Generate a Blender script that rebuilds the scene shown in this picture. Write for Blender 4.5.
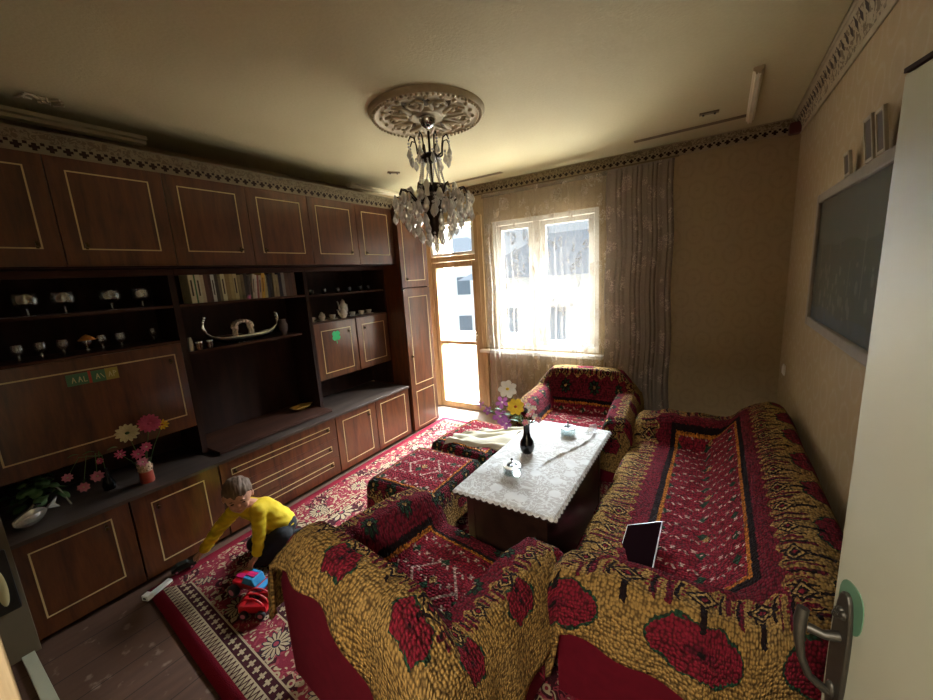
import bpy, bmesh, math, random
from mathutils import Vector, Matrix, noise
for o in list(bpy.data.objects): bpy.data.objects.remove(o)
scene = bpy.context.scene
COL = scene.collection
PI = math.pi
random.seed(7)
# ------------------------------------------------------------------ camera
cam_d = bpy.data.cameras.new('camera'); cam = bpy.data.objects.new('camera', cam_d); COL.objects.link(cam)
cam_d.sensor_fit = 'HORIZONTAL'; cam_d.sensor_width = 36.0; cam_d.lens = 385.7/933*36.0
cam_d.clip_start = 0.02; cam_d.clip_end = 300
Rc = ((0.84122451, 0.53725873, -0.06078134), (-0.04996428, 0.18917824, 0.98067077), (0.53837244, -0.8219274, 0.18598512))
m = Matrix([[Rc[j][i] for j in range(3)] for i in range(3)]).to_4x4()
m.translation = (0, 0, 1.75)
cam.matrix_world = m
scene.camera = cam
# ------------------------------------------------------------------ light
scene.view_settings.view_transform = 'Standard'; scene.view_settings.look = 'None'
scene.view_settings.gamma = 1; scene.view_settings.use_curve_mapping = False
scene.view_settings.exposure = 2.12
W = bpy.data.worlds.new('sky'); scene.world = W; W.use_nodes = True
wn = W.node_tree; bg = wn.nodes['Background']            # overcast-bright sky, much brighter overhead than at the horizon
tc_ = wn.nodes.new('ShaderNodeTexCoord'); sp_ = wn.nodes.new('ShaderNodeSeparateXYZ'); wn.links.new(tc_.outputs['Generated'], sp_.inputs[0])
mr_ = wn.nodes.new('ShaderNodeMapRange'); mr_.interpolation_type = 'SMOOTHSTEP'; wn.links.new(sp_.outputs[2], mr_.inputs[0])
mr_.inputs[1].default_value = 0.12; mr_.inputs[2].default_value = 0.50; mr_.inputs[3].default_value = 0.34; mr_.inputs[4].default_value = 1.0
wn.links.new(mr_.outputs[0], bg.inputs[1]); bg.inputs[0].default_value = (0.84, 0.92, 1.0, 1)
def area(name, loc, rot, sx, sy, power, col=(1, 1, 1), portal=False):
    l = bpy.data.lights.new(name, 'AREA'); l.shape = 'RECTANGLE'; l.size = sx; l.size_y = sy; l.energy = power; l.color = col
    if portal: l.cycles.is_portal = True
    o = bpy.data.objects.new(name, l); COL.objects.link(o); o.location = loc; o.rotation_euler = rot
    return o
area('window_portal', (-1.58, 4.42, 1.6), (-PI/2, 0, 0), 1.2, 1.5, 1, portal=True)
area('balcony_door_portal', (-2.83, 4.42, 1.25), (-PI/2, 0, 0), 0.75, 2.4, 1, portal=True)
def aim(o, tgt): o.rotation_euler = (Vector(tgt)-o.location).to_track_quat('-Z', 'Y').to_euler()
aim(area('added_daylight_above', (-1.2, 8.2, 5.8), (0, 0, 0), 8.0, 4.0, 9500, (0.90, 0.95, 1.0)), (-1.8, 4.2, 1.3))  # added lamp outside, above the view, to brighten the room through the window
aim(area('added_daylight_below', (-1.2, 7.2, -1.35), (0, 0, 0), 7.0, 2.4, 900, (1.0, 0.96, 0.88)), (-1.7, 4.2, 1.6))  # second added lamp, unseen below the window, lifts the ceiling
area('added_hall_fill', (-0.1, -1.0, 2.45), (0, 0, 0), 0.5, 0.5, 22, (1.0, 0.93, 0.82))  # unseen lamp added in the hall to light the open door leaf

sd = bpy.data.lights.new('sun', 'SUN'); sd.energy = 0.5; sd.angle = 0.02; sd.color = (1.0, 0.95, 0.86)
so_ = bpy.data.objects.new('sun', sd); COL.objects.link(so_); so_.rotation_euler = Vector((0.55, 0.06, -0.83)).to_track_quat('-Z', 'Y').to_euler(); so_.location = (0, -5, 12)

# ------------------------------------------------------------------ node maths
class V:
    def __init__(s, mt, sock): s.mt = mt; s.k = sock
    def _b(s, op, o, r=False):
        return s.mt.m(op, o, s) if r else s.mt.m(op, s, o)
    def __add__(s, o): return s._b('ADD', o)
    __radd__ = __add__
    def __sub__(s, o): return s._b('SUBTRACT', o)
    def __rsub__(s, o): return s._b('SUBTRACT', o, True)
    def __mul__(s, o): return s._b('MULTIPLY', o)
    __rmul__ = __mul__
    def __truediv__(s, o): return s._b('DIVIDE', o)
    def __lt__(s, o): return s._b('LESS_THAN', o)
    def __gt__(s, o): return s._b('GREATER_THAN', o)
    def abs(s): return s.mt.m('ABSOLUTE', s)
    def sin(s): return s.mt.m('SINE', s)
    def frac(s): return s.mt.m('FRACT', s)
    def floor(s): return s.mt.m('FLOOR', s)
    def min(s, o): return s._b('MINIMUM', o)
    def max(s, o): return s._b('MAXIMUM', o)
    def pw(s, o): return s._b('POWER', o)
    def pp(s, p): return (s/p + 0.5).frac()*p - p/2        # centred repeat
    def inr(s, a, b): return (s > a)*(s < b)
def srgb(c):
    if isinstance(c, str):
        c = tuple(int(c[i:i+2], 16)/255 for i in (0, 2, 4))
    return tuple(x/12.92 if x <= 0.04045 else ((x+0.055)/1.055)**2.4 for x in c)
class Mt:
    def __init__(s, name, rough=0.6, metal=0, spec=0.5, coat=0):
        s.mat = bpy.data.materials.new(name); s.mat.use_nodes = True; s.nt = s.mat.node_tree
        s.bs = s.nt.nodes['Principled BSDF']; s.out = s.nt.nodes['Material Output']
        s.bs.inputs['Roughness'].default_value = rough; s.bs.inputs['Metallic'].default_value = metal
        s.bs.inputs['Specular IOR Level'].default_value = spec; s.bs.inputs['Coat Weight'].default_value = coat
    def n(s, t): return s.nt.nodes.new(t)
    def ln(s, a, b):
        if isinstance(a, V): a = a.k
        if hasattr(a, 'is_output'): s.nt.links.new(a, b)
        elif isinstance(a, (tuple, list)):
            b.default_value = tuple(a) + ((1,) if len(a) == 3 and len(b.default_value) == 4 else ())
        else: b.default_value = a
    def m(s, op, a, b=None):
        nd = s.n('ShaderNodeMath'); nd.operation = op; s.ln(a, nd.inputs[0])
        if b is not None: s.ln(b, nd.inputs[1])
        return V(s, nd.outputs[0])
    def co(s, kind='Object'):
        if kind == 'UV': k = s.n('ShaderNodeTexCoord').outputs['UV']
        else: k = s.n('ShaderNodeTexCoord').outputs[kind]
        sp = s.n('ShaderNodeSeparateXYZ'); s.nt.links.new(k, sp.inputs[0])
        return [V(s, sp.outputs[i]) for i in range(3)]
    def vec(s, x, y, z=0.0):
        c = s.n('ShaderNodeCombineXYZ')
        for i, q in enumerate((x, y, z)): s.ln(q, c.inputs[i])
        return c.outputs[0]
    def noise(s, v=None, scale=5, detail=2, rough=0.5, dist=0):
        nd = s.n('ShaderNodeTexNoise')
        if v is None: v = s.n('ShaderNodeTexCoord').outputs['Object']
        s.nt.links.new(v, nd.inputs['Vector']); nd.inputs['Scale'].default_value = scale
        nd.inputs['Detail'].default_value = detail; nd.inputs['Roughness'].default_value = rough; nd.inputs['Distortion'].default_value = dist
        return V(s, nd.outputs['Fac'])
    def vor(s, v=None, scale=5, feature='F1', out='Distance', rnd=1.0):
        nd = s.n('ShaderNodeTexVoronoi'); nd.feature = feature
        if v is None: v = s.n('ShaderNodeTexCoord').outputs['Object']
        s.nt.links.new(v, nd.inputs['Vector']); nd.inputs['Scale'].default_value = scale; nd.inputs['Randomness'].default_value = rnd
        return V(s, nd.outputs[out])
    def mix(s, f, a, b, mode='MIX'):
        nd = s.n('ShaderNodeMix'); nd.data_type = 'RGBA'; nd.blend_type = mode; nd.clamp_factor = True
        s.ln(f, nd.inputs[0]); s.ln(a, nd.inputs[6]); s.ln(b, nd.inputs[7])
        return nd.outputs[2]
    def ramp(s, f, stops):
        nd = s.n('ShaderNodeValToRGB'); s.ln(f, nd.inputs[0]); e = nd.color_ramp.elements
        while len(e) < len(stops): e.new(0.5)
        for i, (p, c) in enumerate(stops): e[i].position = p; e[i].color = (*c[:3], 1)
        return nd.outputs[0]
    def sm(s, x, a, b):
        nd = s.n('ShaderNodeMapRange'); nd.interpolation_type = 'SMOOTHSTEP'; s.ln(x, nd.inputs[0]); nd.inputs[1].default_value = a; nd.inputs[2].default_value = b
        return V(s, nd.outputs[0])
    def col(s, c): s.ln(c, s.bs.inputs['Base Color']); return s
    def bump(s, h, strength=0.3, dist=0.01):
        nd = s.n('ShaderNodeBump'); nd.inputs['Strength'].default_value = strength; nd.inputs['Distance'].default_value = dist
        s.ln(h, nd.inputs['Height']); s.nt.links.new(nd.outputs[0], s.bs.inputs['Normal']); return s
    def set(s, k, v): s.ln(v, s.bs.inputs[k]); return s

def plain(name, c, rough=0.6, metal=0, spec=0.5, var=0.12, vs=8, coat=0, bump=0):
    t = Mt(name, rough, metal, spec, coat); c = srgb(c)
    nz = t.noise(scale=vs, detail=3)
    t.col(t.mix(nz, tuple(x*(1-var) for x in c), tuple(min(1, x*(1+var)) for x in c)))
    if bump: t.bump(t.noise(scale=vs*10, detail=2), bump, 0.003)
    return t.mat

# ------------------------------------------------------------------ mesh helpers
class MB:
    def __init__(s): s.v = []; s.f = []; s.uv = {}
    def add(s, vs, fs, uvs=None):
        b = len(s.v); s.v += [tuple(v) for v in vs]
        for i, f in enumerate(fs):
            s.f.append(tuple(b+k for k in f))
            if uvs: s.uv[len(s.f)-1] = [uvs[k] for k in f]
        return s
    def box(s, a, b, M=None):
        x0, y0, z0 = [min(a[i], b[i]) for i in range(3)]; x1, y1, z1 = [max(a[i], b[i]) for i in range(3)]
        vs = [(x0, y0, z0), (x1, y0, z0), (x1, y1, z0), (x0, y1, z0), (x0, y0, z1), (x1, y0, z1), (x1, y1, z1), (x0, y1, z1)]
        if M is not None: vs = [M @ Vector(v) for v in vs]
        return s.add(vs, [(0, 3, 2, 1), (4, 5, 6, 7), (0, 1, 5, 4), (1, 2, 6, 5), (2, 3, 7, 6), (3, 0, 4, 7)])
    def grid(s, fn, nu, nv, uvfn=None, cu=False, cv=False):
        vs = []; uvs = []
        for i in range(nu+1):
            for j in range(nv+1):
                vs.append(fn(i/nu, j/nv)); uvs.append(uvfn(i/nu, j/nv) if uvfn else (i/nu, j/nv))
        fs = [(i*(nv+1)+j, (i+1)*(nv+1)+j, (i+1)*(nv+1)+j+1, i*(nv+1)+j+1) for i in range(nu) for j in range(nv)]
        return s.add(vs, fs, uvs)
    def lathe(s, prof, c=(0, 0, 0), n=20, axis=None):
        vs = []; fs = []
        M = Matrix.Identity(3)
        if axis is not None: M = Vector((0, 0, 1)).rotation_difference(Vector(axis)).to_matrix()
        for r, z in prof:
            for k in range(n):
                a = 2*PI*k/n; vs.append(M @ Vector((max(r, 1e-5)*math.cos(a), max(r, 1e-5)*math.sin(a), z)) + Vector(c))
        for i in range(len(prof)-1):
            for k in range(n):
                fs.append((i*n+k, i*n+(k+1) % n, (i+1)*n+(k+1) % n, (i+1)*n+k))
        return s.add(vs, fs)
    def cyl(s, p0, p1, r0, r1=None, n=12):
        p0 = Vector(p0); p1 = Vector(p1); d = p1-p0; L = d.length; r1 = r0 if r1 is None else r1
        return s.lathe([(0, 0), (r0, 0), (r1, L), (0, L)], p0, n, d)
    def tube(s, pts, r, n=8, cap=True):
        pts = [Vector(p) for p in pts]; N = len(pts); vs = []; fs = []
        rr = r if isinstance(r, (list, tuple)) else [r]*N
        up = None
        for i, p in enumerate(pts):
            d = (pts[min(i+1, N-1)]-pts[max(i-1, 0)]).normalized()
            if up is None: up = d.orthogonal().normalized()
            up = (up - d*up.dot(d)); up = up.normalized() if up.length > 1e-6 else d.orthogonal().normalized()
            w = d.cross(up)
            for k in range(n):
                a = 2*PI*k/n; vs.append(p + (up*math.cos(a)+w*math.sin(a))*rr[i])
        for i in range(N-1):
            for k in range(n): fs.append((i*n+k, i*n+(k+1) % n, (i+1)*n+(k+1) % n, (i+1)*n+k))
        if cap: fs.append(tuple(range(n))[::-1]); fs.append(tuple((N-1)*n+k for k in range(n)))
        return s.add(vs, fs)
    def ell(s, c, r, n=14, m=9, M=None):
        if not hasattr(r, '__len__'): r = (r, r, r)
        vs = []; fs = []
        for i in range(m+1):
            th = PI*i/m
            for k in range(n):
                a = 2*PI*k/n; q = Vector((r[0]*math.sin(th)*math.cos(a), r[1]*math.sin(th)*math.sin(a), r[2]*math.cos(th)))
                if M is not None: q = M @ q
                vs.append(q+Vector(c))
        for i in range(m):
            for k in range(n): fs.append((i*n+k, (i+1)*n+k, (i+1)*n+(k+1) % n, i*n+(k+1) % n))
        return s.add(vs, fs)
    def prism(s, poly, z0, z1, M=None):
        n = len(poly); vs = [Vector((x, y, z0)) for x, y in poly]+[Vector((x, y, z1)) for x, y in poly]
        if M is not None: vs = [M @ v for v in vs]
        return s.add(vs, [tuple(range(n))[::-1], tuple(range(n, 2*n))]+[(k, (k+1) % n, n+(k+1) % n, n+k) for k in range(n)])
    def capsule(s, p0, p1, r0, r1, n=12):
        s.cyl(p0, p1, r0, r1, n); s.ell(p0, r0, n, 8); s.ell(p1, r1, n, 8); return s
    def mesh(s, name):
        me = bpy.data.meshes.new(name); me.from_pydata(s.v, [], s.f)
        if s.uv:
            ul = me.uv_layers.new(name='UVMap')
            for pi, p in enumerate(me.polygons):
                u = s.uv.get(pi)
                if u:
                    for k, li in enumerate(p.loop_indices): ul.data[li].uv = u[k]
        return me
    def build(s, name, mat, parent=None, smooth=None, bevel=0, weld=False, label=None, loc=None, solid=0, remesh=0, smit=0, sharp=40):
        me = s.mesh(name)
        bm = bmesh.new(); bm.from_mesh(me)
        if weld or remesh: bmesh.ops.remove_doubles(bm, verts=bm.verts, dist=1e-5)
        if not s.uv: bmesh.ops.recalc_face_normals(bm, faces=bm.faces)
        bm.to_mesh(me); bm.free()
        o = bpy.data.objects.new(name, me); COL.objects.link(o)
        if remesh:
            r = o.modifiers.new('r', 'REMESH'); r.mode = 'VOXEL'; r.voxel_size = remesh
            if smit: q = o.modifiers.new('s', 'SMOOTH'); q.factor = 0.5; q.iterations = smit
            dg = bpy.context.evaluated_depsgraph_get(); me2 = bpy.data.meshes.new_from_object(o.evaluated_get(dg))
            o.modifiers.clear(); o.data = me2; me = me2; me.name = name; smooth = True; sharp = 0
        me.materials.clear(); me.materials.append(mat)
        if smooth is None: smooth = bevel == 0
        if smooth:
            me.shade_smooth()
            if sharp: me.set_sharp_from_angle(angle=math.radians(sharp))
        if bevel:
            b = o.modifiers.new('bevel', 'BEVEL'); b.width = bevel; b.segments = 2; b.limit_method = 'ANGLE'
        if solid:
            b = o.modifiers.new('solid', 'SOLIDIFY'); b.thickness = solid; b.offset = -1
        if parent: o.parent = parent
        if loc: o.location = loc
        if label: o['label'] = label
        return o
def thing(name, label, cat, loc=(0, 0, 0), rz=0, group=None):
    o = bpy.data.objects.new(name, None); COL.objects.link(o); o.empty_display_size = 0.05
    o.location = loc; o.rotation_euler = (0, 0, rz); o['label'] = label; o['category'] = cat
    if group: o['group'] = group
    return o
def tag(o, label, cat, group=None, kind=None):
    o['label'] = label; o['category'] = cat
    if group: o['group'] = group
    if kind: o['kind'] = kind
    return o
def struct(o, label=None):
    o['kind'] = 'structure'
    if label: o['label'] = label
    return o
def copy_tree(o, parent=None, loc=None, rz=None, label=None, group=None):
    c = o.copy(); COL.objects.link(c); c.parent = parent
    if loc: c.location = loc
    if rz is not None: c.rotation_euler[2] = rz
    if label: c['label'] = label
    if group: c['group'] = group
    for ch in o.children: copy_tree(ch, c)
    return c
def lerp(a, b, t): return a+(b-a)*t
def pl(x, pts):
    if x <= pts[0][0]: return pts[0][1]
    for (a, b), (c, d) in zip(pts, pts[1:]):
        if x <= c: return lerp(b, d, (x-a)/(c-a))
    return pts[-1][1]
def sst(a, b, x):
    t = max(0, min(1, (x-a)/(b-a))); return t*t*(3-2*t)
def fn3(x, y, z): return noise.noise(Vector((x, y, z)))
# ------------------------------------------------------------------ materials
def wood(name, c1, c2, rough=0.3, axis='z', coat=0.4, scale=1.0):
    t = Mt(name, rough, coat=coat, spec=0.5 if coat > 0.1 else 0.2); x, y, z = t.co()
    f = 1.2
    v = {'z': t.vec(x*9*scale, y*9*scale, z*f), 'y': t.vec(x*9*scale, y*f, z*9*scale), 'x': t.vec(x*f, y*9*scale, z*9*scale)}[axis]
    a = t.noise(v, 1.6, 4, 0.6, 0.6); b = t.noise(v, 9, 3, 0.7)
    t.col(t.ramp(a*0.75+b*0.25, [(0.3, srgb(c1)), (0.72, srgb(c2))]))
    t.set('Roughness', rough+b*0.15-0.05); t.bs.inputs['Coat Roughness'].default_value = 0.12
    return t.mat
M_ven = wood('mahogany_veneer', '32180d', '6a3a1d', 0.3, coat=0.6)
M_veny = wood('mahogany_veneer_flat', '2a150e', '4a2b1c', 0.6, 'y', 0.0)
M_dark = wood('dark_carcass', '1c0e09', '331c14', 0.65, 'z', 0.0)
M_inlay = plain('cream_inlay', 'bda678', 0.45)
M_knob = plain('tarnished_brass', '4a3a20', 0.35, 0.9)
M_frame = wood('pine_frame', '947a55', 'bda27a', 0.5, 'z', 0.1)
M_wframe = plain('white_paint', 'd9d6cc', 0.45)
M_table = wood('table_veneer', '190c07', '301b12', 0.35, 'y')

def m_ceiling():
    t = Mt('ceiling_paint', 0.75, spec=0.2)
    a = t.noise(scale=1.1, detail=4); b = t.noise(scale=60, detail=3)
    t.col(t.mix(a*0.6+b*0.4, srgb('a0946f'), srgb('bdb08b')))
    return t.bump(t.noise(scale=70, detail=3), 0.25, 0.006).mat
M_ceil = m_ceiling()
def m_wall(name, ax, rk=1.0):
    t = Mt(name, 0.55, spec=0.35); x, y, z = t.co(); u = x if ax == 'x' else y
    P = 0.19
    row = ((z/P).floor()*0.5).frac()*2
    ux = (u+row*P/2).pp(P); uz = (z-P/2).pp(P)
    r = t.m('SQRT', ux*ux+uz*uz*0.8)
    nz = t.noise(t.vec(u*55, z*55), 1, 3)
    ring = t.sm((r-0.066).abs(), 0.016, 0.004)*(nz > 0.42)
    flower = t.sm(r, 0.035, 0.015)*(nz > 0.5)
    big = t.noise(scale=0.9, detail=3)
    streak = t.noise(t.vec(u*40, z*6), 1, 3)
    base = t.mix(big, srgb('907e62'), srgb('ac9674'))
    base = t.mix(streak*0.35, base, srgb('bea883'))
    base = t.mix((ring*0.17+flower*0.2)*rk, base, srgb('75603d'))
    t.col(base); t.set('Roughness', 0.62-ring*0.15)
    return t.bump(streak, 0.2, 0.002).mat
M_wallx = m_wall('medallion_wallpaper_back', 'x'); M_wally = m_wall('medallion_wallpaper_side', 'y', 0.25)
def m_crown(name, ax, c1='6d614c', c2='857960'):
    t = Mt(name, 0.7, spec=0.2); x, y, z = t.co('UV')   # uv: along, across 0..1 (0 = lower edge)
    P = 0.062
    a = (x).pp(P); h = y
    cross = ((a.abs() < 0.009)*h.inr(0.10, 0.42)).max((a.abs() < 0.02)*h.inr(0.2, 0.32))
    a2 = (x+P/2).pp(P)
    dot = (a2.abs() < 0.008)*h.inr(0.34, 0.46)
    fl = t.vor(t.vec(x*30, h*3.2), 1.0, 'F1')
    leaf = (fl < 0.33)*(h > 0.5)*(h < 0.9)
    scr = (t.noise(t.vec(x*42, h*5), 1, 2, dist=1.5) > 0.5)*(h > 0.48)*(h < 0.92)
    base = t.mix(t.noise(scale=8), srgb(c1), srgb(c2))
    base = t.mix(cross.max(dot), base, srgb('2a1a12'))
    base = t.mix(scr*0.65, base, srgb('55452f')); 
    t.col(base)
    return t.bump(1-cross.max(dot)+scr*-0.6, 0.5, 0.01).mat
M_crown = m_crown('painted_lace_frieze_shaded', 'x'); M_crownb = m_crown('painted_lace_frieze_lit', 'x', '8f7f67', 'aa9a80')  # light put into the colour: darker frieze in shade, paler one lit
def m_floor():
    t = Mt('brown_floorboards', 0.62, spec=0.25); x, y, z = t.co()
    g = (x-0.06).pp(0.19).abs(); gap = (g > 0.0925)
    pl_ = ((x-0.06+0.095)/0.19).floor()
    nz = t.noise(t.vec(x*14, y*1.5, 0), 2.0, 5, 0.6); sp = t.noise(scale=14, detail=5)
    rnd = t.m('FRACT', (pl_*12.9898).sin()*43758.5)
    c = t.mix(nz, srgb('3c281f'), srgb('5a4032')); c = t.mix(rnd*0.2, c, srgb('624838'))
    c = t.mix(t.sm(sp, 0.6, 0.72)*0.5, c, srgb('8d7a6a')); c = t.mix(gap*0.8, c, srgb('1a120e'))
    far = t.sm(y+t.noise(scale=5)*0.3, 3.7, 4.0)        # paler boards towards the balcony door
    c = t.mix(far*0.8, c, srgb('9a8472'))
    t.col(c); return t.bump(nz*0.4-gap*1.0, 0.3, 0.004).mat
M_floor = m_floor()
def m_rug():
    t = Mt('persian_rug', 0.95, spec=0.1); u, v, _ = t.co('UV'); Wd, Ln = 2.5, 3.15
    du = (Wd/2-(u-Wd/2).abs()); dv = (Ln/2-(v-Ln/2).abs()); sel = (du < dv); d = du.min(dv); a = sel*v+(1-sel)*u
    crim = srgb('701f2c'); dark = srgb('351016'); cream = srgb('9d8a6c'); pink = srgb('86333c'); navy = srgb('20202e')
    # scroll field
    w = t.noise(t.vec(u*9, v*9), 1, 2); w2 = t.noise(t.vec(u*9+7, v*9+3), 1, 2)
    uu = u+w*0.12; vv = v+w2*0.12
    n1 = t.noise(t.vec(uu*26, vv*26), 1, 1); n2 = t.noise(t.vec(uu*30+5, vv*22+9), 1, 1)
    scr = ((n1*3.2).frac() < 0.3); leaf = ((n2*3.0).frac() < 0.26)
    vo = t.vor(t.vec(u, v), 13, 'F1'); vo2 = t.vor(t.vec(u+0.3, v), 5.2, 'F1')
    ros = (vo < 0.24); roc = (vo < 0.11)
    c = t.mix(t.noise(t.vec(u*5, v*5), 1, 1) > 0.52, crim, dark)
    c = t.mix(scr, c, cream); c = t.mix(leaf*0.8, c, pink); c = t.mix(ros, c, cream); c = t.mix(roc, c, crim)
    # big rosettes in the wide band and the field
    def rosette(cx, cy, R, c, petals=14):
        r = t.m('SQRT', cx*cx+cy*cy); th = t.m('ARCTAN2', cy, cx)
        pet = (th*petals).sin(); edge = R*0.85+pet*R*0.15
        c = t.mix(r < (edge+0.008), c, navy); c = t.mix(r < edge, c, cream)
        c = t.mix((pet < -0.55)*(r > R*0.35)*(r < edge), c, dark)
        c = t.mix(r < R*0.3, c, navy); return t.mix(r < R*0.18, c, pink)
    c = rosette((a-0.21).pp(0.42), d-0.27, 0.072, c)
    inn = d > 0.44
    cf = rosette((u+0.1).pp(0.55), (v+0.1).pp(0.62), 0.10, c, 10)
    c = t.mix(inn, c, cf)
    # star bands
    sa = a.pp(0.052); db = (d-0.15)*(d < 0.3)+(d-0.40)*(d > 0.3)
    star = ((sa.abs() < 0.006)*(db.abs() < 0.02)).max((sa.abs() < 0.017)*(db.abs() < 0.006)).max((sa.abs()+db.abs()).inr(0.0, 0.013))
    band = t.mix(star, dark, cream)
    ns = 1-sel
    isb = d.inr(0.118, 0.182).max(d.inr(0.368, 0.432))*ns
    c = t.mix(isb, c, band)
    ln_ = (d-0.185).abs().min((d-0.365).abs()).min((d-0.435).abs()).min((d-0.115).abs()) < 0.0045
    ln_ = ln_*ns.max(d > 0.3)
    c = t.mix(ln_, c, cream)
    # zigzag strip
    zz = ((a/0.03).frac()*2-1).abs(); zd = ((d-0.088)/0.05+0.5)
    zig = ((zz-zd).abs() < 0.22)
    c = t.mix(d.inr(0.062, 0.114)*ns, c, t.mix(zig, cream, dark))
    c = t.mix(d < 0.062, c, srgb('7c1226'))
    c = t.mix(t.noise(t.vec(u*160, v*160), 1, 1)*0.35, c, (0.02, 0.01, 0.01), 'MIX')
    t.col(c); return t.bump(t.noise(t.vec(u*220, v*220), 1, 2), 0.6, 0.006).mat
M_rug = m_rug()
def m_cover(name, hs, ht, L, per, fr=0.11, armred=False, birds=True, med=1, ks=1.0, fdc=None):
    """pile throw. L = (yellow, combs, red, black, orange) outer-to-inner distances"""
    t = Mt(name, 1.0, spec=0.12); u, v, _ = t.co('UV')
    j = t.noise(t.vec(u*70, v*70), 1, 1)-0.5; j2 = t.noise(t.vec(u*70+9, v*70+4), 1, 1)-0.5
    U = u+j*0.02; Vv = v+j2*0.02
    du = hs-U.abs(); dv = ht-Vv.abs(); sel = (du < dv); d = du.min(dv); a = sel*Vv+(1-sel)*U*ks
    ye = srgb('8e6a30'); ye2 = srgb('a98750'); red = srgb('781b29'); red2 = srgb('5e1524'); blk = srgb('1c1213'); grn = srgb('24402c'); org = srgb('b06a24'); wht = srgb('bb988a'); mar = srgb('481622')
    low = t.noise(t.vec(u*4, v*4), 1, 2)
    yel = t.mix(low, ye, ye2)
    # flowers
    fa = (a).pp(per); fd = d-(fdc or L[0]*0.52)
    r = (fa.abs()*0.85+fd.abs()*0.62).max(fd.abs()*1.25).max(fa.abs()*0.95); r = r+(((fa.abs()*110).sin()))*0.006
    fdiag = (fa+fd*0.6).abs()
    c = t.mix(r < fr, yel, grn)
    c = t.mix((r < fr*0.93)*((fdiag > 0.012)), c, red); c = t.mix((r < fr*0.8), c, red)
    c = t.mix((r < fr*0.28), c, red2); c = t.mix((r < fr*0.13), c, blk)
    # combs
    ca = a.pp(0.036); z1 = d-L[0]; wd = L[1]-L[0]
    wv = a+(z1*30).sin()*0.006
    cb2 = (wv.pp(0.052).abs() < 0.0045)*z1.inr(wd*0.1, wd*1.0); cb3 = ((wv+0.013).pp(0.026).abs() < 0.004)*z1.inr(wd*0.35, wd*1.1)*((z1*260).sin() > -0.3)
    dia = (a+per/2).pp(per/2)
    comb = (ca.abs() < 0.0085)*z1.inr(-wd*0.15, wd*0.95)*(((a*60).sin()*0.3+0.35+z1/wd) > 0.25)*(dia.abs() > 0.05)
    c = t.mix(comb, c, red2); c = t.mix(cb3, c, red); c = t.mix(cb2, c, blk)
    rd = dia.abs()+(z1-wd*0.55).abs()*0.9
    c = t.mix(rd < 0.046, c, blk); c = t.mix(rd < 0.034, c, ye2); c = t.mix(rd < 0.022, c, blk); c = t.mix(rd < 0.012, c, red)
    c = t.mix((dia.abs() < 0.008)*z1.inr(-wd*0.5, wd*1.2)*(rd > 0.05), c, blk)
    # red ground
    zig = ((a/per*4).frac()*2-1).abs()*0.035
    rz = d+zig > L[1]+0.02
    redm = t.mix(low, red2, red)
    if armred:
        fa2 = (a+per*0.25).pp(per*0.62); fd2 = d-(L[1]+L[2])/2; r2 = t.m('SQRT', fa2*fa2+fd2*fd2); th = t.m('ARCTAN2', fd2, fa2)
        e = 0.04+(th*8).sin()*0.007
        redm = t.mix(r2 < e+0.006, redm, blk); redm = t.mix((r2 < e)*((th*8).sin() > -0.2)*(r2 > 0.02), redm, grn); redm = t.mix(r2 < 0.012, redm, ye2)
    c = t.mix(rz, c, redm)
    # black / orange lines
    c = t.mix(d > L[2], c, blk); c = t.mix(d > L[3], c, org)
    # field
    bx = (u+(( v/0.11).floor()*0.5).frac()*0.09).pp(0.09); by = v.pp(0.11)
    b1 = ((bx*0.8+by*0.5).abs() < 0.005)*(by.abs() < 0.024)*(bx.abs() < 0.03)
    b2 = ((bx*0.8-by*0.7+0.012).abs() < 0.005)*(by.abs() < 0.022)*(bx.abs() < 0.026)
    fld = t.mix(low, red, srgb('8e2030'))
    hatch = t.noise(t.vec(u*45, v*45), 1, 1) > 0.60
    fld = t.mix(hatch*0.5, fld, mar)
    gx = (u+0.02).pp(0.19); gy = (v+0.05).pp(0.17)
    fld = t.mix((gx.abs()+gy.abs()*0.8) < 0.026, fld, grn)
    if birds: fld = t.mix(b1.max(b2), fld, wht)
    # medallion outlines
    mx = u; my = v.pp(0.42)
    rm = mx.abs()*0.9+my.abs()*0.75
    fld = t.mix(((rm-0.12).abs() < 0.007)*(my.abs() < 0.11)*med, fld, wht)
    fld = t.mix((rm < 0.05)*(hatch), fld, grn); fld = t.mix((rm < 0.02), fld, ye2)
    c = t.mix(d > L[4], c, fld)
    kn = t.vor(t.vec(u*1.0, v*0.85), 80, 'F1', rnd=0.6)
    c = t.mix(t.sm(kn, 0.35, 0.75)*0.75, c, (0.012, 0.005, 0.004)); t.col(c)  # shade between the pile knots darkened into the colour
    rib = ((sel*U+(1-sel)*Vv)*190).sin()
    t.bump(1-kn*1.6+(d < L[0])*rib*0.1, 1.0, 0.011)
    return t.mat
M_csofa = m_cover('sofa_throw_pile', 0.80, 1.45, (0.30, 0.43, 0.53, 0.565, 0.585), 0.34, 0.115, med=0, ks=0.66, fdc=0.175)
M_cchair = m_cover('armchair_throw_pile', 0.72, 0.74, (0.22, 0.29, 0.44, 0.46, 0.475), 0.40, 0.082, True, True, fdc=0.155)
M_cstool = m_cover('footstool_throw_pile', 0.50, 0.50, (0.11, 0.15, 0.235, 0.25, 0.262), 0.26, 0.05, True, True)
M_velvet = plain('dark_red_velvet', '520a17', 0.95, spec=0.1, var=0.25, vs=20, bump=0.2)
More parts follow.
